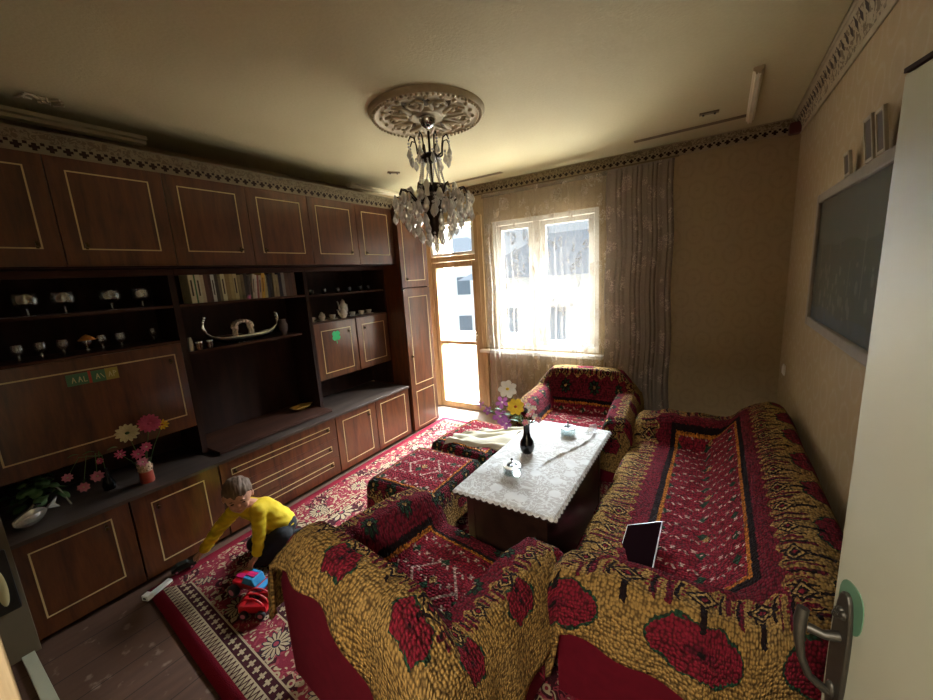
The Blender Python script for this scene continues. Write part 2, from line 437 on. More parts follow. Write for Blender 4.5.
def m_lace():
    t = Mt('white_lace', 0.85, spec=0.1); u, v, _ = t.co('UV')
    w = t.noise(t.vec(u*7, v*7), 1, 1)
    n1 = t.noise(t.vec(u*22+w*3, v*22), 1, 2); scr = ((n1*5).frac()-0.5).abs() < 0.2
    vo = t.vor(t.vec(u, v), 9, 'F1'); fl = ((vo*9).sin() > 0.2)*(vo < 0.5)
    mesh = ((u*420).sin()*(v*420).sin()).abs() > 0.25
    hole = (1-(scr.max(fl)))*(1-mesh*0.6)
    t.col(t.mix(hole, srgb('c9c9c8'), srgb('a39d97')))
    return t.bump(1-hole, 0.6, 0.004).mat
M_lace = m_lace()
def m_sheer(name, dens, c, TRL=0.2):
    t = Mt(name, 0.9, spec=0.0); u, v, _ = t.co('UV')
    vo = t.vor(t.vec(u*1.0, v*0.8), 7.5, 'F1'); n = t.noise(t.vec(u*26, v*22), 1, 2, dist=1.2)
    big = t.noise(t.vec(u*3, v*2.5), 1, 2)
    fl = ((n*6).frac() < 0.38)*(vo < 0.42)*(big > 0.42)
    fine = t.noise(t.vec(u*150, v*60), 1, 1)
    a = dens+fl*0.45+(fine-0.5)*0.25
    t.col(c); 
    tr = t.n('ShaderNodeBsdfTransparent'); tl = t.n('ShaderNodeBsdfTranslucent'); tl.inputs[0].default_value = (*c[:3], 1)
    mx = t.n('ShaderNodeMixShader'); mx.inputs[0].default_value = TRL
    t.nt.links.new(t.bs.outputs[0], mx.inputs[1]); t.nt.links.new(tl.outputs[0], mx.inputs[2])
    m2 = t.n('ShaderNodeMixShader'); t.ln(a.max(0.05).min(1.0), m2.inputs[0]); t.nt.links.new(tr.outputs[0], m2.inputs[1]); t.nt.links.new(mx.outputs[0], m2.inputs[2])
    t.nt.links.new(m2.outputs[0], t.out.inputs[0])
    return t.mat
M_sheer = m_sheer('sheer_lace_curtain', 0.44, srgb('a89e93'), 0.025)
M_sheer2 = m_sheer('gathered_lace_curtain', 0.56, srgb('a89c98'), 0.35)
def m_glass(name, tint=(0.9, 0.95, 0.95), alpha=0.12, rough=0.03):
    t = Mt(name, rough, spec=0.8); t.col(tint)
    g = t.n('ShaderNodeBsdfGlossy'); g.inputs['Roughness'].default_value = rough
    tr = t.n('ShaderNodeBsdfTransparent'); tr.inputs[0].default_value = (*tint, 1)
    fr = t.n('ShaderNodeLayerWeight'); fr.inputs[0].default_value = 0.35
    mx = t.n('ShaderNodeMixShader'); f = V(t, fr.outputs['Facing']).pw(2.0)*0.45+alpha*0.6
    t.ln(f.min(1.0), mx.inputs[0]); t.nt.links.new(tr.outputs[0], mx.inputs[1]); t.nt.links.new(g.outputs[0], mx.inputs[2])
    t.nt.links.new(mx.outputs[0], t.out.inputs[0]); return t.mat
M_glass = m_glass('clear_glass'); M_pane = m_glass('window_glass', (0.93, 0.96, 0.97), 0.02, 0.0)
def m_crystal():
    t = Mt('cut_crystal', 0.1); g = t.n('ShaderNodeBsdfGlossy'); g.inputs['Roughness'].default_value = 0.05
    d = t.n('ShaderNodeBsdfTranslucent'); d.inputs[0].default_value = (.85, .82, .76, 1); d3 = t.n('ShaderNodeBsdfDiffuse'); d3.inputs[0].default_value = (.85, .82, .76, 1)
    tr = t.n('ShaderNodeBsdfTransparent'); tr.inputs[0].default_value = (.95, .93, .9, 1)
    a = t.n('ShaderNodeMixShader'); a.inputs[0].default_value = .5; t.nt.links.new(d.outputs[0], a.inputs[1]); t.nt.links.new(d3.outputs[0], a.inputs[2])
    b = t.n('ShaderNodeMixShader'); b.inputs[0].default_value = .5; t.nt.links.new(g.outputs[0], b.inputs[1]); t.nt.links.new(a.outputs[0], b.inputs[2])
    c = t.n('ShaderNodeMixShader'); c.inputs[0].default_value = .6; t.nt.links.new(tr.outputs[0], c.inputs[1]); t.nt.links.new(b.outputs[0], c.inputs[2])
    t.nt.links.new(c.outputs[0], t.out.inputs[0]); return t.mat
M_cryst = m_crystal()
M_bronze = plain('dark_bronze', '2b2018', 0.35, 0.8); M_chrome = plain('chrome', 'c8c8c8', 0.12, 1.0, var=0.03)
M_plaster = plain('plaster_relief', 'a99878', 0.7, var=0.2, vs=30, bump=0.4)
M_plaster_d = plain('dark_plaster_recess', '5e4f38', 0.8)  # darker tone for the leaf-shaped plates on the ceiling rose
M_mould = plain('ceiling_moulding_paint', 'cdbf9f', 0.6); M_stain = plain('dark_moulding_underlay', '6b5b42', 0.8)
M_doorp = plain('pale_door_paint', 'a9a892', 0.35, var=0.08, vs=3, spec=0.5)
M_jamb = wood('cream_jamb_wood', 'a08c6c', 'c9b592', 0.6, 'z', 0, 2.0)
M_steel = plain('aged_pewter', '4c4840', 0.45, 0.8, var=0.3, vs=60)
M_black = plain('black_gloss', '0a0a0b', 0.12); M_white = plain('white_gloss', 'd6d4cc', 0.3)
M_skin = plain('skin', 'b98468', 0.55, var=0.06); M_hair = plain('light_brown_hair', '5e4834', 0.7, var=0.35, vs=40)
M_shirt = plain('yellow_jersey', 'c9ac08', 0.85, var=0.12, vs=10, bump=0.3); M_trous = plain('black_trousers', '101014', 0.9)
M_green = plain('leaf_green', '47693f', 0.55, var=0.4, vs=30); M_stem = plain('stem_green', '4d6a3a', 0.6)
# ------------------------------------------------------------------ room
XL, XR, YB, YF, ZC = -3.47, 0.487, 4.146, 0.0, 2.80
struct(MB().box((XL-0.2, YF-2.2, -0.1), (XR+0.9, YB+0.35, 0.0)).build('floor', M_floor, smooth=False), 'worn brown painted floorboards')
struct(MB().box((XL-0.2, YF-0.14, ZC), (XR+0.25, YB+0.35, ZC+0.1)).build('ceiling', M_ceil, smooth=False), 'yellowed ceiling')
struct(MB().box((XL-0.2, YF-0.14, 0), (XL, YB+0.35, ZC)).build('wall_left', M_wally, smooth=False))
struct(MB().box((XR, YF-0.14, 0), (XR+0.2, YB+0.35, ZC)).build('wall_right', M_wally, smooth=False), 'beige medallion wallpaper')
# back wall with openings: balcony door (x -3.22..-2.45, z 0..2.48) and window (x -2.12..-1.04, z .82..2.36)
b = MB(); T = 0.30; y0, y1 = YB, YB+T
DX0, DX1, DZ = -3.22, -2.44, 2.46; WX0, WX1, WZ0, WZ1 = -2.26, -1.03, 0.86, 2.36
b.box((XL, y0, 0), (DX0, y1, ZC)); b.box((DX0, y0, DZ), (DX1, y1, ZC)); b.box((DX1, y0, 0), (WX0, y1, ZC))
b.box((WX0, y0, 0), (WX1, y1, WZ0)); b.box((WX0, y0, WZ1), (WX1, y1, ZC)); b.box((WX1, y0, 0), (XR, y1, ZC))
struct(b.build('wall_back', M_wallx, smooth=False), 'beige medallion wallpaper behind curtains')
# front wall around the double doorway where the photo is taken
b = MB(); b.box((XL, -0.14, 0), (-0.93, 0.0, ZC)); b.box((-0.93, -0.14, 2.12), (0.47, 0.0, ZC)); b.box((0.47, -0.14, 0), (XR+0.2, 0.0, ZC))
struct(b.build('wall_front', M_wallx, smooth=False))
hall = plain('hall_paint', 'b5a88c', 0.8)
b = MB(); b.box((-1.9, -2.3, 0), (1.4, -2.2, 2.7)); b.box((-2.0, -2.3, 0), (-1.9, -0.14, 2.7)); b.box((1.3, -2.3, 0), (1.4, -0.14, 2.7)); b.box((-2, -2.3, 2.6), (1.4, -0.141, 2.7))
struct(b.build('wall_hall', hall, smooth=False))

def strip(name, p0, p1, up, mat, th=0.012, n=1, cove=0.0):
    """frieze band with uv: along in metres, across 0..1; p0-p1 lower edge, 'up' vector to the upper edge"""
    p0 = Vector(p0); p1 = Vector(p1); L = (p1-p0).length; up = Vector(up)
    b = MB(); b.grid(lambda i, j: p0.lerp(p1, i)+up*j, 1, 1, lambda i, j: (i*L, j))
    o = b.build(name, mat, smooth=False, solid=th); return o
o = strip('trim_1', (XL+0.01, YB-0.03, 2.685), (XR, YB-0.03, 2.685), (0, 0.018, 0.113), M_crownb); struct(o, 'lace-patterned frieze along the back wall')
def m_crown2():
    t = Mt('ornate_cornice', 0.7, spec=0.2); x, y, z = t.co('UV')
    a = x.pp(0.075)
    leaf = ((a.abs()+(y-0.62).abs()*0.12) < 0.02).max((a.abs() < 0.006)*y.inr(0.5, 0.82))
    n = t.noise(t.vec(x*32, y*7), 1, 2, dist=1.0); scr = (n > 0.52)*y.inr(0.14, 0.78)
    base = t.mix(t.noise(scale=8), srgb('938468'), srgb('b3a489'))
    c = t.mix(scr*0.7, base, srgb('4c3c28')); c = t.mix(leaf*y.inr(0.5, 0.8), c, srgb('2e2116'))
    t.col(c); ln_ = (y > 0.86)*(((y*60).sin()+1)*0.5)
    return t.bump(1-scr*0.7-leaf+ln_, 0.6, 0.012).mat
M_crown2 = m_crown2()
b = MB(); 
b.grid(lambda i, j: Vector((XR-0.012-0.05*j*j, lerp(YB, 0.0, i), lerp(lerp(2.675, 2.585, i*1.6 if i < .6 else 1), 2.80, j))), 20, 6, lambda i, j: (i*4.15, j))
struct(b.build('trim_2', M_crown2, solid=0.01), 'ornate cornice above the right wall')
struct(strip('trim_3', (-2.925, 0.0, 2.495), (-2.925, 3.23, 2.495), (0.0, 0, 0.113), M_crown), 'painted lace frieze on top of the wall unit')
def moulding(name, p0, p1, w, h, mat, ridges=True):
    p0 = Vector(p0); p1 = Vector(p1); d = (p1-p0).normalized(); s = d.cross(Vector((0, 0, 1)))
    prof = [(-w/2, 0), (-w/2, -h*.5), (-w*.3, -h*.6), (-w*.25, -h), (-w*.05, -h), (0, -h*.7), (w*.05, -h), (w*.25, -h), (w*.3, -h*.6), (w/2, -h*.5), (w/2, 0)]
    vs = [p0+s*a+Vector((0, 0, z)) for a, z in prof]+[p1+s*a+Vector((0, 0, z)) for a, z in prof]; n = len(prof)
    return MB().add(vs, [tuple(range(n)), tuple(range(n, 2*n))[::-1]]+[(k, (k+1) % n, n+(k+1) % n, n+k) for k in range(n)]).build(name, mat, smooth=False)
struct(moulding('trim_4', (-3.31, 0.02, ZC), (-3.31, 1.24, ZC), 0.11, 0.045, M_mould), 'cream ceiling moulding above the wall unit')
struct(moulding('trim_5', (-3.34, 3.02, ZC), (-3.34, 3.98, ZC), 0.09, 0.04, M_mould), 'cream ceiling moulding left of the chandelier')
struct(moulding('trim_6', (0.135, 2.93, ZC), (0.145, 3.88, ZC), 0.05, 0.04, M_mould), 'short loose ceiling moulding running towards the window')
struct(moulding('trim_7', (-0.66, 3.84, ZC), (0.13, 3.80, ZC), 0.06, 0.008, M_stain), 'brown strip left on the ceiling parallel to the back wall')
struct(moulding('trim_8', (-2.75, 3.86, ZC), (-1.95, 3.86, ZC), 0.06, 0.008, M_stain))
# ceiling blemishes
def chips(name, cx, cy, n, s, mat, label):
    b = MB()
    for i in range(n):
        x = cx+random.uniform(-s, s); y = cy+random.uniform(-s*1.8, s*1.8); a = random.uniform(0, PI)
        M = Matrix.Translation((x, y, ZC-0.004)) @ Matrix.Rotation(a, 4, 'Z') @ Matrix.Rotation(0.5, 4, 'X')
        b.box((-0.022, -0.008, -0.004), (0.022, 0.008, 0.003), M)
    return tag(b.build(name, mat, smooth=False), label, 'paint flakes', kind='stuff')
chips('paint_flakes', -3.02, 0.72, 16, 0.05, M_mould, 'curled cream paint flakes hanging from the ceiling above the wall unit')
chk = thing('ceiling_bracket', 'small dark rusty bracket on the ceiling near the back wall, right of the curtain', 'bracket', (-0.11, 3.52, ZC), 0.1)
MB().box((-0.06, -0.02, -0.012), (0.06, 0.02, -0.001)).build('plate', M_stain, chk, bevel=0.002)
for sx in (-0.035, 0.035): MB().cyl((sx, 0, -0.012), (sx, 0, -0.022), 0.008, 0.006, 10).build('screw', M_steel, chk)
c2 = copy_tree(chk, None, (-2.72, 3.05, ZC), 0.9, 'small dark rusty bracket on the ceiling just left of the chandelier')
tag(MB().box((XR-0.085, YB-0.115, 2.665), (XR-0.012, YB-0.035, 2.745)).build('junction_box', plain('oxblood_box', '5a231c', 0.6), bevel=0.012),
    'small dark red box in the corner where the two cornices meet', 'junction box')

# window -----------------------------------------------------------
def frame_rect(b, x0, x1, z0, z1, w, y0, y1):
    b.box((x0, y0, z0), (x0+w, y1, z1)); b.box((x1-w, y0, z0), (x1, y1, z1)); b.box((x0+w, y0, z0), (x1-w, y1, z0+w)); b.box((x0+w, y0, z1-w), (x1-w, y1, z1))
wf = struct((lambda b: (frame_rect(b, WX0, WX1, WZ0, WZ1, 0.05, YB+0.02, YB+0.10), b.box((-1.75, YB+0.02, WZ0+.05), (-1.67, YB+0.10, WZ1-.05)), b)[2])(MB()).build('window_1', M_wframe, smooth=False, bevel=0.004), 'white double casement window behind sheer curtain')
for sx0, sx1 in ((-2.205, -1.755), (-1.665, -1.085)):
    b = MB(); frame_rect(b, sx0, sx1, WZ0+0.055, WZ1-0.055, 0.055, YB+0.03, YB+0.07)
    s = b.build('sash', M_wframe, wf, smooth=False, bevel=0.004)
    MB().box((sx0+0.05, YB+0.048, WZ0+0.105), (sx1-0.05, YB+0.052, WZ1-0.105)).build('glass', M_pane, s, smooth=False)
struct(MB().box((WX0-0.2, YB-0.09, WZ0-0.05), (WX1+0.06, YB+0.02, WZ0-0.012)).build('window_sill', M_wframe, smooth=False, bevel=0.006, parent=wf))
struct(MB().box((-2.46, YB-0.025, 0.0), (-2.385, YB-0.002, 2.46)).build('trim_9', M_frame, smooth=False, bevel=0.004))
# balcony door -------------------------------------------------------
b = MB(); ya, yb = YB-0.03, YB+0.06
b.box((-3.235, ya, 0), (-3.165, yb, 2.50)); b.box((-2.495, ya, 0), (-2.44, yb, 2.50)); b.box((-3.165, ya, 2.44), (-2.495, yb, 2.50)); b.box((-3.165, ya, 1.955), (-2.495, yb, 2.02))
df = struct(b.build('door_1', M_frame, smooth=False, bevel=0.004), 'pine-framed glazed balcony door, closed')
b = MB(); x0, x1 = -3.16, -2.50
b.box((x0, ya+.01, 0.015), (x0+0.055, yb-.02, 1.95)); b.box((x1-0.05, ya+.01, 0.015), (x1, yb-.02, 1.95)); b.box((x0+.055, ya+.01, 0.015), (x1-.05, yb-.02, 0.085)); b.box((x0+.055, ya+.01, 1.88), (x1-.05, yb-.02, 1.95)); b.box((x0+.055, ya+.015, 0.885), (x1-.05, yb-.02, 0.93))
leaf = b.build('door_leaf', M_frame, df, smooth=False, bevel=0.004)
MB().box((x0+.05, YB+.01, 0.08), (x1-.045, YB+.014, 0.89)).build('glass', M_pane, leaf, smooth=False)
MB().box((x0+.05, YB+.01, 0.925), (x1-.045, YB+.014, 1.885)).build('glass', M_pane, leaf, smooth=False)
MB().tube([(x1-0.02, ya, 1.02), (x1-0.02, ya-0.035, 1.02), (x1-0.02, ya-0.04, 0.93)], 0.008).build('handle', M_white, leaf)
b = MB(); frame_rect(b, -3.16, -2.50, 2.025, 2.435, 0.035, ya+.01, yb-.02)
s = b.build('transom_sash', M_wframe, df, smooth=False, bevel=0.003)
MB().box((-3.13, YB+.01, 2.05), (-2.53, YB+.014, 2.41)).build('glass', M_pane, s, smooth=False)
# outer frame of the double door, painted white
b = MB(); frame_rect(b, -3.22, -2.44, 0.0, 2.46, 0.075, YB+0.2, YB+0.27); b.box((-3.145, YB+.2, 0.86), (-2.515, YB+.26, 0.93)); b.box((-3.145, YB+.2, 1.95), (-2.515, YB+.26, 2.03))
struct(b.build('trim_10', M_wframe, smooth=False, bevel=0.004))
# balcony and street -------------------------------------------------
M_out = plain('white_render', 'c8c8c6', 0.9, var=0.05, vs=3); M_street = plain('pale_paving', 'c8c4ba', 0.9); M_conc = plain('balcony_concrete', '9a958a', 0.9, var=0.2, vs=6); M_roof = plain('grey_roof_tiles', '6b7178', 0.8); M_owin = plain('house_window', '59636c', 0.3)
t_ = struct(MB().box((-3.9, YB+0.36, -0.12), (-2.3, 5.5, -0.01)).build('floor_balcony', M_conc, smooth=False))
struct(MB().box((-3.9, 5.3, -0.01), (-2.42, 5.42, 0.85)).build('wall_balcony', M_out, smooth=False))
struct(MB().box((-3.75, YB+0.36, -0.01), (-3.62, 5.3, 2.7)).build('wall_balcony_side', M_out, smooth=False))
struct(MB().box((-2.42, YB+0.36, -0.01), (-2.32, 5.42, 0.80)).build('wall_balcony_end', M_out, smooth=False))
def house(x, y, w, d, h, rh, rz, label, cols):
    t = thing('house', label, 'house', (x, y, -6.0), rz)
    MB().box((-w/2, 0, 0), (w/2, d, h)).build('wall', M_out, t, smooth=False)
    b = MB(); e = 0.5; b.add([(-w/2-e, -e, h), (w/2+e, -e, h), (w/2+e, d+e, h), (-w/2-e, d+e, h), (-w/4, d/2, h+rh), (w/4, d/2, h+rh)], [(0, 1, 5, 4), (1, 2, 5), (2, 3, 4, 5), (3, 0, 4), (3, 2, 1, 0)])
    b.build('roof', M_roof, t, smooth=False)
    for cx in cols:
        for cz in (h-1.9, h-4.8):
            MB().box((cx-.5, -0.06, cz-.65), (cx+.5, 0.02, cz+.65)).build('window', M_owin, t, smooth=False)
    return t
house(-4.5, 15, 9, 8, 7.6, 2.0, 0.1, 'pale house with grey hipped roof seen through the left casement', (-3, -1, 1, 3))
house(4.5, 26, 10, 8, 9.4, 2.2, -0.15, 'white house with grey roof farther back behind the right casement', (-3, -1, 1, 3))
house(-19, 24, 9, 8, 9.0, 2.0, 0.25, 'white house with grey roof beyond the balcony door', (-3, -1, 1, 3))
struct(MB().box((-60, 8, -6.2), (60, 80, -6.0)).build('floor_street', M_street, smooth=False))

# curtains -----------------------------------------------------------
def curtain(name, x0, x1, zt, zb, folds, amp, mat, label, seed, flare=0.0):
    L = (x1-x0)
    def f(i, j):
        x = lerp(x0, x1, i); z = lerp(zt, zb, j)
        a = amp*(0.35+0.65*j)
        ph = folds*2*PI*i+1.3*math.sin(5*i+seed)
        y = a*(math.sin(ph)+0.35*math.sin(2.3*ph+seed)+0.4*math.sin(j*4+i*20+seed)*j)
        x += flare*j*(i-0.5)+0.012*math.cos(ph)*amp/0.03+0.008*math.sin(z*7+seed*3)
        return (x, YB-0.13+y, z+0.01*math.sin(i*40))
    t = thing(name, label, 'curtain')
    MB().grid(f, int(folds*16), 26, lambda i, j: (i*L*(1.0+folds*amp*1.6/L), j*(zt-zb))).build('panel', mat, t, sharp=0)
    hd = MB(); hd.box((x0, YB-0.134, zt-0.03), (x1, YB-0.126, zt+0.012)); hd.build('pleat_tape', mat, t, smooth=False)
curtain('sheer_curtain', -2.30, -0.93, 2.64, 0.12, 20, 0.024, M_sheer, 'long sheer white lace curtain hanging over the casement window', 1.0)
curtain('gathered_curtain', -0.93, -0.37, 2.64, 0.06, 13, 0.034, M_sheer2, 'grey-brown lace curtain gathered in dense folds right of the window', 2.2, 0.05)
rd = MB(); rd.tube([(-2.42, YB-0.13, 2.66), (-0.33, YB-0.13, 2.66)], 0.007, 8).build('curtain_rail', M_stain)
tag(bpy.data.objects['curtain_rail'], 'slim brown curtain rail above the window curtains', 'curtain rail')

# right-hand door leaf, standing open into the room ---------------------
hx, hy = 0.455, 0.02; ang = math.atan2(0.90-hy, 0.219-hx); LW = math.hypot(0.90-hy, 0.219-hx)
d2 = struct(thing('door_2', 'open pale-painted door leaf on the right', 'door', (hx, hy, 0), ang)); del d2['category']
MB().box((0, -0.04, 0.02), (LW, 0.0, 2.005)).build('leaf', M_doorp, d2, bevel=0.003)
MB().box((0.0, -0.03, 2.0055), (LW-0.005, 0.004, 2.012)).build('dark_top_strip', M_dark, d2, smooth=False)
bpl = Vector((LW-0.058, 0.0, 0)); hz = 1.01
b = MB(); pts = []
for k in range(24):
    a = 2*PI*k/24; pts.append((0.024*(abs(math.cos(a))**0.8)*(1 if math.cos(a) > 0 else -1), 0.14*(abs(math.sin(a))**0.75)*(1 if math.sin(a) > 0 else -1)))
Mp = Matrix.Translation((LW-0.042, 0.0, hz)) @ Matrix.Rotation(PI/2, 4, 'X') @ Matrix.Scale(-1, 4, (0, 0, 1))
b.prism(pts, 0.0, 0.009, Mp); pl_o = b.build('handle_plate', M_steel, d2, bevel=0.003)
b = MB(); pts2 = [(x*1.4-0.006, y*0.33+0.115) for x, y in pts]; b.prism(pts2, 0.0, 0.0015, Mp); b.build('paint_patch', plain('old_green_paint', '4f7358', 0.6), d2, smooth=False, label='old green paint showing around the plate')
b = MB(); hxx = LW-0.042
for sg in (-1,):
    pass
b.tube([(hxx, 0.008, hz+0.045), (hxx, 0.03, hz+0.043), (hxx+0.012, 0.05, hz+0.043)], [0.010, 0.008, 0.009], 10)
b.tube([(hxx+0.022, 0.055, hz+0.075), (hxx+0.018, 0.06, hz+0.05), (hxx+0.012, 0.062, hz+0.02), (hxx+0.006, 0.058, hz-0.02), (hxx+0.002, 0.045, hz-0.055), (hxx, 0.022, hz-0.075), (hxx, 0.008, hz-0.08)], [0.010, 0.011, 0.009, 0.007, 0.007, 0.008, 0.009], 10)
b.build('pull_handle', M_steel, d2, label='cast pewter pull handle')
b = MB()
for k in range(7): b.ell((hxx+random.uniform(-.01, .01), 0.011, hz+0.095+random.uniform(-.015, .015)), 0.007, 8, 6)
b.build('cast_ornament', M_steel, d2)
b = MB(); b.ell((hxx, 0.01, hz-0.075), (0.011, 0.008, 0.018)); b.build('keyhole_boss', M_steel, d2)
# left foreground: jamb, board and strip
struct(MB().box((-1.02, -0.15, 0), (-0.93, 0.020, 2.12)).build('trim_11', M_jamb, smooth=False, bevel=0.003), 'cream wooden door jamb')
struct(MB().box((0.462, -0.15, 0), (0.486, 0.018, 2.12)).build('trim_12', M_jamb, smooth=False, bevel=0.003))
struct(MB().box((-2.84, 0.098, 0.0), (-1.5, 0.144, 0.014)).build('trim_13', M_doorp, smooth=False, bevel=0.002), 'white strip on the floor by the doorway')
pb = thing('door_panel', 'grey-beige painted board standing against the left end of the wall unit', 'panel', (-2.86, 0.02, 0))
M_board = plain('grey_beige_board', '6e6350', 0.7, var=0.1)
MB().box((0, 0.0, 0.0), (0.02, 0.148, 1.1)).build('board', M_board, pb, bevel=0.002)
b = MB(); b.box((0.02, 0.05, 0.28), (0.045, 0.13, 0.60)); b.build('rim_lock', plain('black_lock_case', '15120f', 0.4, var=0.5, vs=40), pb, bevel=0.008)
b = MB(); b.ell((0.046, 0.085, 0.42), (0.008, 0.02, 0.10)); b.build('escutcheon', plain('cream_escutcheon', 'b9ad80', 0.4), pb)
# switch
sw = thing('light_switch', 'small white wall switch on the right wall near the back corner', 'switch', (XR, 3.86, 0.87))
MB().box((-0.012, -0.04, -0.04), (0, 0.04, 0.04)).build('plate', M_white, sw, bevel=0.003)
MB().box((-0.018, -0.02, -0.028), (-0.012, 0.02, 0.028)).build('rocker', M_white, sw, bevel=0.002)
# framed picture
pf = thing('framed_picture', 'large grey-framed blue-grey harbour view picture behind glass on the right wall', 'picture', (XR, 2.32, 1.715))
b = MB(); py0, py1, pz0, pz1 = -0.75, 0.75, -0.37, 0.37; w = 0.05
for (a0, a1, c0, c1) in ((py0, py0+w, pz0, pz1), (py1-w, py1, pz0, pz1), (py0+w, py1-w, pz0, pz0+w), (py0+w, py1-w, pz1-w, pz1)): b.box((-0.028, a0, c0), (-0.001, a1, c1))
b.build('frame', plain('grey_wood_frame', '83796e', 0.5, var=.2, vs=20), pf, bevel=0.006)
def m_pict():
    t = Mt('harbour_painting', 0.3); x, y, z = t.co()
    n = t.noise(scale=3.0, detail=4); n2 = t.noise(t.vec(y*14, z*9), 1, 3)
    sky = t.mix(n, srgb('536064'), srgb('6d7876')); hill = t.mix(n2, srgb('37494c'), srgb('4c5d5e'))
    c = t.mix((z+n*0.16) < 0.17, sky, hill)
    vo = t.vor(t.vec(y*1.0, z*0.7), 16, 'F1', 'Distance')
    town = (vo < 0.34)*(z+n2*0.2).inr(-0.22, 0.08)
    c = t.mix(town*0.6, c, srgb('98978c')); mast = ((y.pp(0.19).abs() < 0.006))*z.inr(-0.15, 0.14)*(n > 0.48)
    c = t.mix(mast*0.7, c, srgb('8e8b80')); c = t.mix(((z+n*0.1) < -0.2)*0.8, c, t.mix(n2, srgb('2c4558'), srgb('44698a')))
    t.col(c); t.set('Roughness', 0.35); return t.mat
MB().box((-0.012, py0+w, pz0+w), (-0.006, py1-w, pz1-w)).build('canvas', m_pict(), pf, smooth=False)
MB().box((-0.016, py0+w, pz0+w), (-0.0145, py1-w, pz1-w)).build('glass', m_glass('picture_glass', (0.97, 0.98, 0.98), 0.01, 0.15), pf, smooth=False)
def icon(name, y, h, wd, lab):
    t = thing(name, lab, 'icon', (XR-0.008, y-0.11, 2.086)); M = Matrix.Rotation(-0.12, 4, 'Y') @ Matrix.Translation((-0.012, 0, 0))
    b = MB(); ww = 0.012
    b.box((-0.012, -wd/2, 0), (0, -wd/2+ww, h), M); b.box((-0.012, wd/2-ww, 0), (0, wd/2, h), M); b.box((-0.012, -wd/2+ww, 0), (0, wd/2-ww, ww), M); b.box((-0.012, -wd/2+ww, h-ww), (0, wd/2-ww, h), M)
    b.build('frame', plain('silvery_frame', '9a8f7a', 0.4, var=.2), t, bevel=0.002)
    MB().box((-0.008, -wd/2+ww, ww), (-0.003, wd/2-ww, h-ww), M).build('panel', plain('dark_icon_panel', '3b2416', 0.5, var=.5, vs=30), t, smooth=False)
icon('small_icon', 2.55, 0.10, 0.09, 'small framed dark icon standing on the picture frame, farther from the door')
icon('small_icon', 2.25, 0.16, 0.10, 'taller silver-framed icon standing on the picture frame, nearer the open door')
icon('small_icon', 2.12, 0.15, 0.09, 'brown-framed icon on the picture frame closest to the open door')
# rug ---------------------------------------------------------------
b = MB(); c00 = Vector((-2.80, 0.60)); c10 = Vector((-0.32, 0.42)); c01 = Vector((-2.86, 3.74)); c11 = Vector((-0.42, 3.63))
def rf(i, j):
    p = (c00.lerp(c10, i)).lerp(c01.lerp(c11, i), j); return (p.x, p.y, 0.010+0.002*fn3(p.x*2, p.y*2, 0))
b.grid(rf, 30, 30, lambda i, j: (i*2.5, j*3.15)); rg = b.build('persian_rug', M_rug, solid=0.008)
tag(rg, 'large crimson and cream Persian-style rug covering the floor', 'rug')
# ------------------------------------------------------------------ wall unit
def bx(name, a, b, mat, parent, bevel=0.0015): return MB().box(a, b).build(name, mat, parent, smooth=False, bevel=bevel)
def inlay(parent, x, y0, y1, z0, z1, w=0.007):
    b = MB(); xf = x+0.0015
    b.box((x, y0, z0), (xf, y0+w, z1)); b.box((x, y1-w, z0), (xf, y1, z1)); b.box((x, y0+w, z0), (xf, y1-w, z0+w)); b.box((x, y0+w, z1-w), (xf, y1-w, z1))
    return b.build('inlay', M_inlay, parent, smooth=False)
def knob(parent, x, y, z):
    b = MB(); b.lathe([(0, 0), (0.006, 0), (0.005, 0.012), (0.009, 0.018), (0.009, 0.024), (0, 0.027)], (x, y, z), 12, (1, 0, 0))
    b.box((x, y-0.006, z-0.018), (x+0.003, y+0.006, z+0.018)); return b.build('knob', M_knob, parent)
def door(parent, x, y0, y1, z0, z1, my, mz0, mz1, kn=None, th=0.018):
    d = bx('door', (x-th, y0+0.002, z0), (x, y1-0.002, z1), M_ven, parent)
    inlay(d, x, y0+my, y1-my, z0+mz0, z1-mz1)
    if kn == 'R': knob(d, x, y1-my-0.02, z0+mz0+0.02)
    if kn == 'L': knob(d, x, y0+my+0.02, z0+mz0+0.02)
    if kn == 'RT': knob(d, x, y1-my-0.03, z1-mz1-0.04)
    if kn == 'LT': knob(d, x, y0+my+0.03, z1-mz1-0.04)
    return d
XU, XB, XW = -2.93, -2.87, -3.455   # upper fronts, base fronts, back
def carcass(b, x0, x1, y0, y1, z0, z1, t=0.018, back=True):
    b.box((x0, y0, z0), (x1, y0+t, z1)); b.box((x0, y1-t, z0), (x1, y1, z1)); b.box((x0, y0+t, z0), (x1, y1-t, z0+t)); b.box((x0, y0+t, z1-t), (x1, y1-t, z1))
    if back: b.box((x0, y0+t, z0+t), (x0+0.008, y1-t, z1-t))
yb_ = [0.13, 0.636, 1.149, 1.659, 2.172, 2.690, 3.186]
ohl = ['glossy mahogany overhead cabinet nearest the doorway, above the glassware shelves', 'glossy mahogany overhead cabinet above the row of books', 'glossy mahogany overhead cabinet next to the tall cupboard, above the tea set']
for k in range(3):
    y0, y1, y2 = yb_[2*k], yb_[2*k+1], yb_[2*k+2]
    t = thing('overhead_cabinet', ohl[k], 'cabinet', (XW, y0, 1.927), group='overhead cabinets'); w = y2-y0
    b = MB(); carcass(b, 0.0, XU-XW-0.02, 0.001, w-0.001, 0.0, 0.575); b.build('body', M_dark, t, smooth=False, bevel=0.001)
    door(t, XU-XW, 0.0, y1-y0, 0.008, 0.573, 0.074, 0.088, 0.068, 'R')
    door(t, XU-XW, y1-y0, w, 0.008, 0.573, 0.074, 0.088, 0.068, 'L')
XM = -3.12
